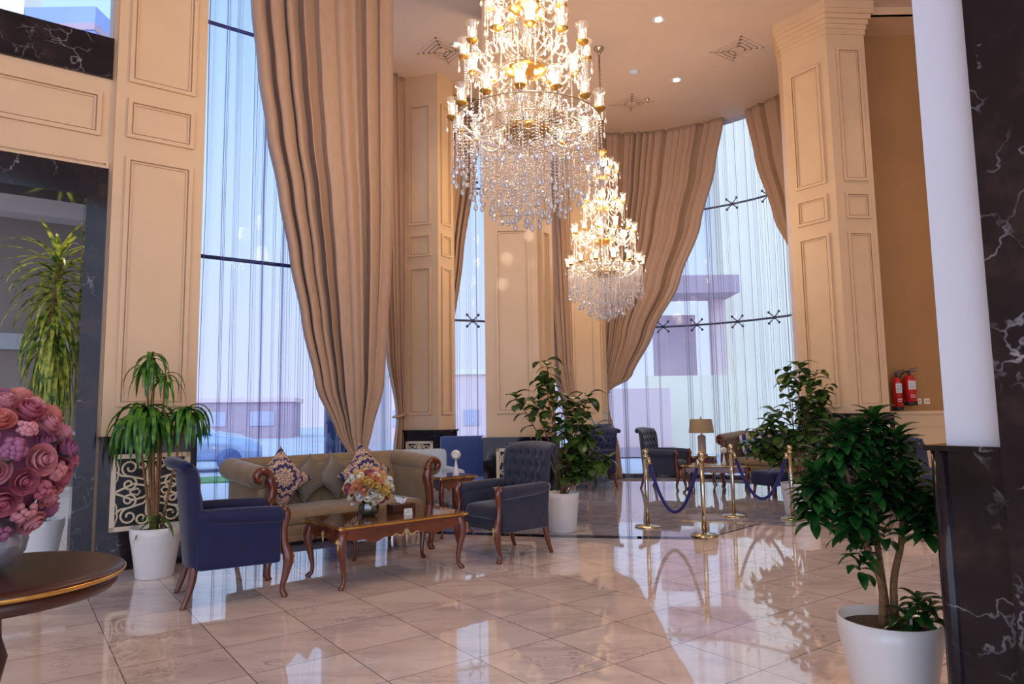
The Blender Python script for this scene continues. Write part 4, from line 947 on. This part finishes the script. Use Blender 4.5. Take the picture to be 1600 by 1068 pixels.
def coffee_table(label, loc, rz, lx, ly, h, carve=True, group=None, name='coffee_table'):
    t = thing(name, label, 'table', loc, rz, group); o_ = serpentine(lx, ly, 0.03)
    sc_ = lambda k, dz=0: [(p[0]*(1-k/(lx/2)), p[1]*(1-k/(ly/2))) for p in o_]
    mb = MB(); mb.prism(sc_(0.012), h-0.012, h); tp = mb.build('tabletop', 'woodtop', t)
    mb = MB(); mb.prism(sc_(0.0), h-0.026, h-0.012); mb.build('gilt_edge', 'gold', tp, 'narrow gilded edge line')
    mb = MB(); mb.prism(sc_(0.018), h-0.045, h-0.026); mb.build('moulding', 'wood', tp)
    # wavy apron
    mb = MB()
    for (ax, s) in ((0, 1), (0, -1), (1, 1), (1, -1)):
        Lh = (lx if ax == 0 else ly)/2-0.05; off = (ly if ax == 0 else lx)/2-0.05; n = 36; vs = []
        for i in range(n+1):
            u = -1+2*i/n; dz = 0.085-0.022*math.cos(2*PI*u)+0.02*math.exp(-(u/0.18)**2)-0.012*math.cos(6*PI*u)*(abs(u) > 0.3)
            for w in (0, 0.02):
                for z in (h-0.045, h-0.045-dz):
                    p = (u*Lh, s*(off-w)); p = p if ax == 0 else (p[1], p[0]); vs.append((p[0], p[1], z))
        fs = []
        for i in range(n):
            a = i*4; b = a+4; fs += [(a, a+1, b+1, b), (a+2, b+2, b+3, a+3), (a+1, a+3, b+3, b+1), (a, b, b+2, a+2)]
        mb.add(vs, fs, False)
    ap = mb.build('apron', 'wood', t)
    if carve:
        for s in (-1, 1):
            carving(ap, (0, s*(ly/2-0.045), h-0.12), (0, s, 0), 0.032); c2 = MB()
            for q in (-1, 1): c2.tube(spl([(q*0.02, s*(ly/2-0.046), h-0.125), (q*0.06, s*(ly/2-0.042), h-0.135), (q*0.10, s*(ly/2-0.044), h-0.118), (q*0.125, s*(ly/2-0.044), h-0.13)]), 0.007, 5)
            c2.build('carving', 'carve', ap, 'pale gilded scroll carving'); carving(ap, (s*(lx/2-0.045), 0, h-0.11), (s, 0, 0), 0.028)
    for x in (-1, 1):
        for y in (-1, 1): cabriole(t, x*(lx/2-0.075), y*(ly/2-0.075), h-0.03, 1.0 if lx > 0.8 else 0.75, carve=carve)
    return t
CT = Vector((-1.155, 6.37)); CA = deg(39.5)
coffee_table('mahogany coffee table with gilded edge and carved apron in front of the sofa', (CT.x, CT.y, 0), CA, 1.30, 0.78, 0.51)
coffee_table('dark far coffee table in front of the grey-blue armchair and far sofa', (3.50, 12.15, 0), deg(-20), 1.15, 0.7, 0.48)
coffee_table('small mahogany side table beside the tufted armchair carrying a white ornament', (-0.78, 8.28, 0), deg(39), 0.55, 0.50, 0.69, False, name='side_table')
coffee_table('small dark side table under the far table lamp', (3.56, 13.20, 0), deg(-20), 0.55, 0.5, 0.56, False, name='side_table')
def on_ct(x, y, z): c, s = math.cos(CA), math.sin(CA); return (CT.x+c*x-s*y, CT.y+s*x+c*y, z)

# white ball-headed ornaments
def ornament(label, loc):
    t = thing('ornament', label, 'ornament', loc, 0, 'white ball-headed ornaments'); mb = MB(); mb.lathe([(0, 0), (0.04, 0), (0.038, 0.01), (0.012, 0.15), (0.01, 0.18), (0, 0.18)], 16); mb.build('stand', 'white', t)
    mb = MB(); mb.sphere((0, 0, 0.235), 0.058, 18, 12)
    for k in range(9):
        a = 2*PI*k/9; mb.sphere((0.03*math.cos(a), -0.045, 0.235+0.03*math.sin(a)), 0.014, 6, 4)
    mb.build('ball_head', 'label', t); return t
ornament('white ball-headed ornament on the side table beside the tufted armchair', (-0.68, 8.22, 0.69))
ornament('white ball-headed ornament on the far coffee table', (3.60, 11.98, 0.48))
# far lamp
t = thing('table_lamp', 'table lamp with drum shade and taupe base before the curved window', 'lamp', (3.56, 13.20, 0.56))
mb = MB(); mb.lathe([(0, 0), (0.10, 0), (0.10, 0.02), (0.075, 0.03), (0.075, 0.36), (0.03, 0.38), (0.012, 0.40), (0.012, 0.46), (0, 0.46)], 20); mb.build('base', 'lampbase', t)
mb = MB(); mb.shell([(0.235, 0.42), (0.20, 0.68)], 28); mb.shell([(0.197, 0.68), (0.232, 0.42)], 28); mb.build('lamp_shade', 'lampshade', t)
mb = MB(); mb.lathe([(0, 0.68), (0.02, 0.685), (0.02, 0.70), (0.008, 0.71), (0.014, 0.73), (0, 0.745)], 10); mb.tube([(-0.2, 0, 0.675), (0.2, 0, 0.675)], 0.005, 5); mb.build('finial', 'brass', t)
# tissue box, tissue and card on the coffee table
t = thing('tissue_box', 'dark wooden tissue box on the coffee table beside the bouquet', 'box', on_ct(0.16, 0.02, 0.51), CA)
mb = MB(); mb.rbox((0, 0, 0.04), (0.24, 0.12, 0.08), 0.006, 5); mb.build('box', 'boxwood', t)
mb = MB(); mb.grid(lambda u, v: ((u-0.5)*0.07*(1+v), 0.012*math.sin(u*9), 0.08+0.055*v+0.012*math.sin(u*5+1)), 8, 4); mb.build('tissue', 'tissue', t)
t = thing('card', 'small white printed card standing before the tissue box', 'card', on_ct(0.13, -0.16, 0.51), CA-0.1)
mb = MB(); mb.box((0, 0, 0.027), (0.075, 0.003, 0.055), mtx=Matrix.Rotation(-0.2, 3, 'X')); mb.box((0, 0.018, 0.026), (0.075, 0.003, 0.055), mtx=Matrix.Rotation(0.35, 3, 'X')); cd = mb.build('folded_card', 'label', t)
mb = MB()
for k in range(3): mb.box((0, -0.004+0.0022*k, 0.02+0.011*k), (0.05, 0.001, 0.003))
mb.build('print', 'ink', cd)
# pale armchair behind the sofa's end
def pale_chair():
    t = thing('armchair', 'pale silver-upholstered chair peeking above the sofa\'s far arm', 'armchair', (-1.15, 9.05, 0), deg(20))
    mb = MB(); mb.rbox((0, 0, 0.42), (0.7, 0.75, 0.24), 0.06, 7, (0, 0, 0.02)); mb.build('seat', 'palefab', t)
    mb = MB(); mb.rbox((-0.02, 0.36, 0.62), (0.8, 0.16, 0.64), 0.07, 9); mb.build('backrest', 'palefab', t)
    for s in (-1, 1):
        mb = MB(); mb.rbox((s*0.37, -0.02, 0.5), (0.14, 0.74, 0.42), 0.06, 7); mb.build('arm', 'palefab', t)
        for q in (-1, 1): mb = MB(); mb.tube([(s*0.32, q*0.3, 0.3), (s*0.34, q*0.33, 0)], [0.03, 0.02], 8); mb.build('leg', 'wood', t)
pale_chair()
t = thing('bench', 'high-backed plain blue bench between the two cream columns', 'bench', (-0.72, 10.75, 0), deg(10))
mb = MB(); mb.rbox((0, 0.2, 0.6), (0.78, 0.14, 0.92), 0.03, 7); mb.build('backrest', 'bench', t)
mb = MB(); mb.rbox((0, -0.12, 0.32), (0.78, 0.56, 0.22), 0.04, 7, (0, 0, 0.01)); mb.build('seat', 'bench', t)
for s in (-1, 1):
    for q in (-0.3, 0.2): mb = MB(); mb.tube([(s*0.33, q, 0.22), (s*0.33, q, 0)], 0.025, 8); mb.build('leg', 'wood', t)

# ------------------------------------------------------------------ rope stands
def stanchion(label, x, y):
    t = thing('stanchion', label, 'rope stand', (x, y, 0), 0, 'brass rope stands')
    mb = MB(); mb.lathe([(0, 0), (0.155, 0), (0.158, 0.008), (0.15, 0.018), (0.06, 0.026), (0.03, 0.04), (0, 0.04)], 32); mb.build('base', 'brass', t)
    mb = MB(); mb.tube([(0, 0, 0.03), (0, 0, 0.85)], 0.026, 14); mb.build('post', 'steel', t)
    mb = MB(); mb.lathe([(0, 0.835), (0.034, 0.835), (0.036, 0.86), (0.026, 0.868), (0.02, 0.875), (0.036, 0.89), (0.04, 0.91), (0.03, 0.935), (0, 0.945)], 16); mb.build('finial', 'brass', t); return t
S_ = [(1.62, 8.60), (2.13, 7.95), (2.91, 9.36), (3.57, 9.05)]
for (x, y), lb in zip(S_, ('brass rope stand standing on the dark floor band nearest the swept curtain', 'brass rope stand nearest the camera, holding the other end of the first rope', 'brass rope stand in front of the far coffee table', 'brass rope stand beside the white planter of the leafy shrub')): stanchion(lb, x, y)
def rope(label, a, b, sag):
    t = thing('velvet_rope', label, 'rope', (a[0], a[1], 0.86), 0, 'navy velvet ropes'); n = 28; pts = []
    for i in range(n+1):
        u = 0.045+0.91*i/n; pts.append(((b[0]-a[0])*u, (b[1]-a[1])*u, -0.02-4*sag*(u-0.045)*(0.955-u)/0.83))
    mb = MB(); mb.tube(pts, 0.021, 10); mb.build('rope', 'rope', t)
    for u, k in ((0, 0), (1, n)):
        mb = MB(); e = Vector(pts[k]); o_ = Vector(((b[0]-a[0])*u, (b[1]-a[1])*u, 0.0)); mb.tube([o_+(e-o_)*0.55, e], 0.012, 8); mb.tube([e+(Vector(pts[1 if k == 0 else n-1])-e)*(j*0.5) for j in range(3)], 0.026, 10); mb.build('hook', 'brass', t)
rope('navy velvet rope sagging between the two stands by the swept curtain', S_[0], S_[1], 0.62)
rope('navy velvet rope sagging before the far seating, ending at the planter', S_[2], S_[3], 0.60)

# ------------------------------------------------------------------ extinguishers, sockets
def extinguisher(label, x, y, z, hose=True, lab=True, h=0.46, r=0.085):
    t = thing('fire_extinguisher', label, 'fire extinguisher', (x, y, z), 0, 'wall fire extinguishers')
    mb = MB(); mb.lathe([(0, 0.03), (r, 0.04), (r, h*0.85), (r*0.7, h*0.97), (r*0.3, h), (0, h)], 24); mb.build('cylinder', 'red', t)
    mb = MB(); mb.lathe([(0, 0), (r*1.05, 0), (r*1.05, 0.05), (0, 0.05)], 24); mb.build('base_ring', 'black', t)
    mb = MB(); mb.tube([(0, 0, h), (0, 0, h+0.05)], 0.018, 8); mb.box((0.04, 0, h+0.055), (0.14, 0.02, 0.012)); mb.box((0.05, 0, h+0.09), (0.15, 0.02, 0.01), mtx=Matrix.Rotation(-0.3, 3, 'Y')); mb.build('lever', 'darksteel', t)
    if hose: mb = MB(); mb.tube(spl([(0, 0, h+0.04), (-0.09, -0.02, h+0.04), (-0.17, -0.02, h*0.85), (-0.18, -0.02, h*0.5), (-0.13, -0.02, h*0.2), (-0.09, -0.02, h*0.1)]), 0.012, 8); mb.build('hose', 'black', t)
    if lab:
        def lb(z0, z1, a0, a1, mt_, rr=r+0.0015):
            mb = MB(); mb.grid(lambda u, v: (rr*math.cos(a0+(a1-a0)*u), rr*math.sin(a0+(a1-a0)*u), z0+(z1-z0)*v), 10, 1); return mb.build('label_sticker', mt_, t)
        lb(h*0.52, h*0.80, -2.3, -0.9, 'label')
        mb = MB()
        for k in range(5):
            zz = h*0.56+k*0.022; rr = r+0.003; mb.grid(lambda u, v: (rr*math.cos(-2.15+1.0*u), rr*math.sin(-2.15+1.0*u), zz+0.006*v), 6, 1)
        mb.build('print', 'ink', t)
        mb = MB()
        for k in range(2):
            zz = h*0.26+k*0.03; rr = r+0.003; mb.grid(lambda u, v: (rr*math.cos(-2.1+0.9*u), rr*math.sin(-2.1+0.9*u), zz+0.01*v), 6, 1)
        mb.build('print', 'label', t)
    mb = MB(); mb.box((0, r+0.012, h*0.7), (0.05, 0.03, 0.12)); mb.build('bracket', 'black', t); return t
extinguisher('red fire extinguisher with white label and black hose on the brown wall', 6.02, 10.50, 1.43)
extinguisher('slimmer red extinguisher hung tight against the yellow-lit column', 5.83, 10.51, 1.36, False, True, 0.50, 0.07)
def socket(label, x):
    t = thing('wall_socket', label, 'socket', (x, 10.617, 1.49), 0, 'wall sockets'); mb = MB(); mb.rbox((0, 0, 0), (0.09, 0.014, 0.09), 0.006, 5); mb.build('plate', 'fret', t)
    mb = MB(); mb.box((-0.015, -0.008, 0), (0.008, 0.004, 0.02)); mb.box((0.015, -0.008, 0), (0.008, 0.004, 0.02)); mb.build('slots', 'black', t)
socket('cream wall socket next to the extinguisher with the hose', 6.20); socket('cream wall socket farther from the extinguishers', 6.33)

# ------------------------------------------------------------------ round table with vase (near)
t = thing('round_table', 'dark round table with gilded rim in the near corner, carrying the pink bouquet', 'table', (-2.20, 2.98, 0))
mb = MB(); mb.lathe([(0, 0.765), (0.455, 0.765), (0.46, 0.76), (0.46, 0.755), (0, 0.755)], 64); tp = mb.build('tabletop', 'woodtop', t)
mb = MB(); mb.lathe([(0.44, 0.768), (0.475, 0.766), (0.492, 0.756), (0.495, 0.742), (0.485, 0.730), (0.462, 0.722), (0.44, 0.722)], 64); mb.build('rim', 'boxwood', tp)
mb = MB(); mb.lathe([(0.45, 0.726), (0.484, 0.728), (0.4975, 0.740), (0.4985, 0.748), (0.45, 0.75)], 64); mb.build('gilt_band', 'gold', tp)
mb = MB(); mb.lathe([(0.40, 0.73), (0.468, 0.724), (0.466, 0.69), (0.45, 0.672), (0.40, 0.672)], 64); mb.build('apron', 'boxwood', t)
mb = MB(); mb.lathe([(0, 0.0), (0.20, 0.0), (0.20, 0.04), (0.10, 0.07), (0.055, 0.14), (0.05, 0.3), (0.075, 0.42), (0.05, 0.5), (0.045, 0.6), (0.12, 0.69), (0, 0.70)], 32); mb.build('pedestal', 'boxwood', t)

def leaf(mb, base, d, length, width, droop=0.5, fold=0.3, n=6, shape='oval', twist=0.0):
    base = Vector(base); d = Vector(d).normalized(); upv = Vector((0, 0, 1)); side = d.cross(upv)
    side = Vector((1, 0, 0)) if side.length < 1e-3 else side.normalized()
    if twist: side = Matrix.Rotation(twist, 3, d) @ side
    nrm = side.cross(d).normalized(); vs = []; p = base.copy(); dr = d.copy()
    for i in range(n+1):
        u = i/n
        w = width/2*((math.sin(PI*min(1, u*0.97+0.015))**0.75) if shape == 'oval' else (min(1, u*5+0.35)*(1-u**2.2)**0.8 if shape == 'strap' else (min(1, u*3+0.3)*(1-u)**0.6)))
        nn = side.cross(dr).normalized()
        vs += [p-side*w+nn*w*fold, p.copy(), p+side*w+nn*w*fold]
        dr = (dr+Vector((0, 0, -1))*droop/n*(1+u)).normalized(); p = p+dr*(length/n)
    fs = []
    for i in range(n):
        a = i*3; fs += [(a, a+1, a+4, a+3), (a+1, a+2, a+5, a+4)]
    mb.add(vs, fs, True)
def rose_mesh(r, seed):
    q = random.Random(seed); mb = MB()
    mb.sphere((0, 0, 0.02), r*0.38, 8, 5)
    for ring, (np_, rad, op, hh) in enumerate(((3, 0.30, 0.05, 1.0), (4, 0.50, 0.25, 0.95), (5, 0.74, 0.55, 0.85), (6, 1.0, 0.95, 0.62))):
        for k in range(np_):
            a = 2*PI*k/np_+ring*0.5+q.uniform(-0.2, 0.2)
            def fn(u, v):
                aa = a+(u-0.5)*2*PI/np_*1.5; rr = r*rad*(0.35+0.65*math.sin(v*PI/2)**(1.0-0.5*op))*(1+0.10*op*v*v); z = r*(-0.35+(hh+0.35)*v-0.22*op*v**3)*(1-0.15*(2*u-1)**2)
                return (rr*math.cos(aa), rr*math.sin(aa), z)
            mb.grid(fn, 4, 4)
    return mb
def carn_mesh(r, seed):
    q = random.Random(seed); mb = MB()
    for k in range(26):
        d = Vector((q.gauss(0, 1), q.gauss(0, 1), abs(q.gauss(0, 1))+0.1)).normalized(); p = d*r*0.72; s = r*q.uniform(0.24, 0.36); mb.sphere(tuple(p), s, 6, 4, (1, 1, 0.7))
    return mb
def bouquet(name, label, loc, cr, n, kinds, br, vase_fn, seed, center_z, sq=(1, 1, 1), zmin=-0.75, leaves='leaf_dark', lf=14, core=None):
    t = thing(name, label, 'flower arrangement', loc); q = random.Random(seed); vase_fn(t)
    protos = {}
    for k, (kind, shape) in enumerate(kinds):
        mesh = (rose_mesh if shape == 'rose' else carn_mesh)(br*(1.0 if shape == 'rose' else 0.9), seed+k); protos[k] = mesh
    objs = {}; ga = PI*(3-math.sqrt(5)); i = 0
    for i in range(n):
        z = 1-(i+0.5)/n*(1-zmin); rr = math.sqrt(max(0, 1-z*z)); a = ga*i; d = Vector((rr*math.cos(a), rr*math.sin(a), z)); k = q.randrange(len(kinds))
        jit = q.uniform(0.9, 1.04); p = Vector((d.x*cr*sq[0], d.y*cr*sq[1], center_z+d.z*cr*sq[2]))*1.0; p = Vector((p.x*jit, p.y*jit, center_z+(p.z-center_z)*jit))
        if k not in objs: o = protos[k].build('bloom', kinds[k][0], t); objs[k] = o
        else: o = objs[k].copy(); COL.objects.link(o)
        o.location = p; o.rotation_mode = 'QUATERNION'; o.rotation_quaternion = d.to_track_quat('Z', 'Y'); s = q.uniform(0.82, 1.18); o.scale = (s, s, s)
    mb = MB()
    for k in range(lf*3):
        d = Vector((q.gauss(0, 1), q.gauss(0, 1), q.uniform(-0.9, 0.8))).normalized(); c = Vector((0, 0, center_z)); p = c+Vector((d.x*sq[0], d.y*sq[1], d.z*sq[2]))*cr*0.75; leaf(mb, p, d, br*2.2, br*0.9, 0.2, 0.4)
    for k in range(7):
        a = 2*PI*k/7; mb.tube([(0.02*math.cos(a), 0.02*math.sin(a), 0.03), (cr*0.5*math.cos(a), cr*0.5*math.sin(a), center_z)], 0.005, 5)
    mb.build('greenery', leaves, t)
    if core: mb = MB(); mb.sphere((0, 0, center_z), cr*0.82, 20, 12, sq); mb.build('inner_petals', core, t)
    return t
def vase_round(t):
    mb = MB(); mb.shell([(0.0, 0.004), (0.05, 0.0), (0.10, 0.03), (0.145, 0.09), (0.155, 0.14), (0.14, 0.19), (0.105, 0.225), (0.11, 0.235)], 40); mb.build('vase', 'bowlglass', t)
    mb = MB(); mb.lathe([(0, 0.012), (0.06, 0.012), (0.12, 0.06), (0.145, 0.13), (0.138, 0.16), (0, 0.16)], 30); mb.build('pebbles_and_water', 'bowlglass', t)
bouquet('flower_arrangement', 'big pink and mauve rose ball in a clear round vase on the near table', (-2.20, 2.93, 0.766), 0.275, 99, [('rose', 'rose'), ('roselt', 'rose'), ('mauve', 'carn'), ('mauve', 'rose'), ('rose', 'carn'), ('roselt', 'carn'), ('roselt', 'rose'), ('rose', 'rose'), ('coral', 'rose'), ('rose', 'carn')], 0.054, vase_round, 21, 0.45, (1.0, 1.0, 1.08), -0.92, core='mauve')
def vase_small(t):
    mb = MB(); mb.shell([(0.0, 0.003), (0.06, 0.0), (0.085, 0.03), (0.095, 0.08), (0.085, 0.11), (0.088, 0.12)], 28); mb.build('vase', 'darkglass', t)
bouquet('flower_arrangement', 'cream, yellow and pink bouquet in a smoky glass vase on the coffee table', on_ct(-0.16, 0.04, 0.51), 0.19, 70, [('creamf', 'rose'), ('whitef', 'rose'), ('yellowf', 'rose'), ('creamf', 'carn'), ('rose', 'rose'), ('peach', 'rose')], 0.042, vase_small, 33, 0.235, (1.0, 1.0, 0.78), -0.75, core='leaf_dark')

# ------------------------------------------------------------------ potted plants
def pot(t, r, h, soil=True, taper=0.72):
    mb = MB(); mb.lathe([(0, 0.0), (r*taper*0.94, 0.0), (r*taper, 0.012), (r*(taper*0.55+0.45), h*0.45), (r*0.985, h*0.85), (r, h), (r*0.95, h), (r*0.93, h*0.9), (0, h*0.9)], 48); mb.build('planter', 'pot', t)
    mb = MB(); mb.lathe([(0, h*0.92), (r*0.6, h*0.925), (r*0.93, h*0.905), (r*0.93, h*0.9)], 24); mb.build('soil', 'soil', t)
def rosette(mb, c, n, length, width, q, up=0.9, droop=1.6, shape='strap', spread=1.0, ax=None):
    for k in range(n):
        a = k*2.399+q.uniform(-0.3, 0.3); e = up*(1-(k/n))+q.uniform(-0.15, 0.15)-0.15; d = Vector((math.cos(a)*spread, math.sin(a)*spread, e*1.6+0.05)); l = length*q.uniform(0.75, 1.1)
        leaf(mb, Vector(c)+Vector((0, 0, -0.06*k/n)), d, l, width*q.uniform(0.8, 1.15), droop*q.uniform(0.7, 1.25), 0.35, 7, shape)
def stem(t, pts, rs): mb = MB(); sp = spl(pts); mb.tube(sp, srad(rs), 8); return mb.build('stem', 'stem', t)
q = random.Random(3)
# dracaena by the pilaster
t = thing('potted_dracaena', 'strappy dracaena in a white planter in front of the ivory fretwork panel', 'plant', (-3.22, 6.34, 0)); pot(t, 0.215, 0.44)
fo = MB()
for (sx, sy, z, n, ln_, w) in ((-0.17, 0.04, 1.90, 14, 0.34, 0.040), (-0.07, -0.05, 1.98, 14, 0.34, 0.040), (0.03, 0.0, 1.80, 12, 0.32, 0.038), (-0.11, -0.06, 1.50, 34, 0.50, 0.062), (0.26, -0.02, 1.48, 34, 0.40, 0.052), (-0.16, -0.1, 1.40, 28, 0.50, 0.062), (0.02, -0.05, 1.42, 20, 0.46, 0.056)):
    stem(t, [(sx*0.15, sy*0.2, 0.38), (sx*0.5, sy*0.6, 0.38+(z-0.4)*0.45), (sx, sy, z)], [0.016, 0.012, 0.008]); rosette(fo, (sx, sy, z), n, ln_, w, q, 0.95, 3.4)
rosette(fo, (0.02, -0.04, 0.52), 12, 0.28, 0.035, q, 0.8, 1.6)
fo.build('foliage', 'leaf_mid', t)
# rubber plant behind the tufted armchair
def ficus(label, loc, pr, ph, tips, mat, lw, seed, nleaf=8, stems=3, name='potted_rubber_plant'):
    t = thing(name, label, 'plant', loc); pot(t, pr, ph, taper=0.8); q = random.Random(seed); fo = MB()
    for i, (x, y, z, sp) in enumerate(tips):
        b = (q.uniform(-0.06, 0.06), q.uniform(-0.06, 0.06), ph*0.85); pts = [Vector(b), Vector((x*0.35, y*0.35, ph+(z-ph)*0.45)), Vector((x*0.8, y*0.8, ph+(z-ph)*0.85)), Vector((x, y, z))]; stem(t, pts, [0.009, 0.008, 0.006, 0.004])
        sp_ = spl(pts, 8)
        for k in range((nleaf+sp)*2):
            u = 1-(k/(nleaf+sp)/2)*0.55; p = sp_[min(len(sp_)-1, int(u*(len(sp_)-1)))]; a = k*2.4+q.uniform(-0.4, 0.4); e = q.uniform(-0.1, 0.6) if k > 2 else 0.9
            leaf(fo, p, (math.cos(a), math.sin(a), e), lw*1.65*q.uniform(0.7, 1.15), lw*q.uniform(0.75, 1.1), q.uniform(0.5, 1.5), 0.18, 6, 'oval', q.uniform(-0.3, 0.3))
    fo.build('foliage', mat, t); return t
ficus('tall rubber plant in a white planter behind the tufted armchair', (0.57, 8.38, 0), 0.20, 0.46,
      [(-0.16, 0.0, 2.02, 2), (-0.18, -0.06, 1.78, 2), (-0.55, 0.0, 1.62, 0), (-0.32, 0.1, 1.55, 0), (0.10, 0.02, 1.60, 2), (0.36, 0, 1.62, 2), (0.22, 0.1, 1.50, 1), (0.02, 0.0, 1.30, 3), (0.28, -0.05, 1.15, 3), (0.40, 0.0, 1.22, 2), (0.12, -0.08, 0.95, 3), (0.55, -0.04, 0.85, 2), (0.42, 0.05, 0.75, 3), (0.15, -0.1, 0.70, 4), (0.32, 0.1, 0.95, 3)], 'leaf_ficus', 0.135, 5, 7)
ficus('broad leafy rubber plant in a white planter behind the rope stands', (3.82, 9.42, 0), 0.235, 0.42,
      [(0.10, 0.0, 2.0, 3), (-0.05, 0.1, 1.95, 3), (0.32, 0.0, 1.9, 3), (0.45, 0.05, 1.70, 3), (0.38, 0.1, 1.5, 3), (0.18, 0, 1.55, 3), (-0.30, 0.0, 1.40, 3), (-0.55, 0.0, 1.12, 3), (-0.40, -0.05, 1.25, 3), (-0.62, 0.05, 0.95, 3), (-0.30, 0, 0.90, 3), (-0.42, -0.1, 0.82, 2), (0.30, 0.0, 1.25, 3), (0.05, 0, 1.15, 3), (-0.1, 0.05, 1.0, 2), (0.45, 0, 1.0, 3)], 'leaf_ficus', 0.14, 9, 7)
# near compact dracaena
t = thing('potted_dracaena', 'glossy compact dracaena in the large near white planter by the marble pier', 'plant', (1.665, 3.20, 0)); pot(t, 0.215, 0.47, taper=0.68)
q = random.Random(12); fo = MB()
heads = [(-0.30, 0.02, 1.03), (-0.22, 0.06, 1.18), (-0.10, 0.0, 1.32), (0.02, 0.05, 1.36), (0.09, 0.0, 1.27), (-0.16, -0.08, 1.02), (-0.05, -0.05, 1.14), (0.06, 0.0, 1.06), (0.16, 0.03, 1.08), (0.23, -0.03, 0.98), (0.05, 0.1, 1.2), (-0.30, -0.03, 1.12), (0.14, -0.08, 0.98), (-0.12, 0.05, 0.95), (-0.18, 0.0, 1.30)]
trunks = [(-0.10, -0.03, 0.92), (-0.02, 0.02, 0.95), (0.08, 0.0, 0.95)]
for i, (x, y, z) in enumerate(trunks):
    stem(t, [(-0.03+0.03*i, 0.0, 0.42), (x*0.4+0.0, y, 0.62), (x, y, 0.8), (x*1.2, y, z)], [0.018, 0.016, 0.014, 0.012])
for i, (x, y, z) in enumerate(heads):
    b = min(trunks, key=lambda p: abs(p[0]-x)); stem(t, [(b[0]*1.1, b[1], b[2]-0.05), ((b[0]+x)/2, y, (b[2]+z)/2-0.03), (x, y, z-0.01)], [0.010, 0.009, 0.007])
    for lay in range(3): rosette(fo, (x, y, z-0.045*lay), 19, 0.125, 0.050, q, 1.0-0.28*lay, 0.7, 'oval')
for (x, y, z, n) in ((-0.12, -0.04, 0.80, 12), (-0.13, -0.03, 0.72, 9), (-0.02, -0.05, 0.86, 10), (0.08, -0.1, 0.57, 18), (0.13, -0.08, 0.52, 16), (0.02, -0.12, 0.50, 14)):
    rosette(fo, (x, y, z), n, 0.115, 0.040, q, 0.9, 1.0, 'oval')
fo.build('foliage', 'leaf_dark', t)
mb = MB(); mb.tube([(0.03, -0.12, 0.42), (0.032, -0.12, 0.52)], 0.006, 6); mb.build('plant_label_stake', 'whitef', t)
# yucca in the alcove
t = thing('potted_yucca', 'tall yucca with yellow-green drooping leaves inside the marble doorway', 'plant', (-4.72, 7.02, 0)); pot(t, 0.21, 0.42)
q = random.Random(8); fo = MB(); stem(t, [(0, 0, 0.38), (0.03, 0, 1.2), (0.0, 0, 2.2), (0.05, 0, 3.0)], [0.045, 0.04, 0.035, 0.025])
for lay in range(11):
    z = 3.08-lay*0.11; rosette(fo, (0.04, 0, z), 15, 0.62+0.015*lay, 0.060, q, 1.3-0.19*lay, 0.8+0.34*lay, 'spear')
fo.build('foliage', 'leaf_yel', t)
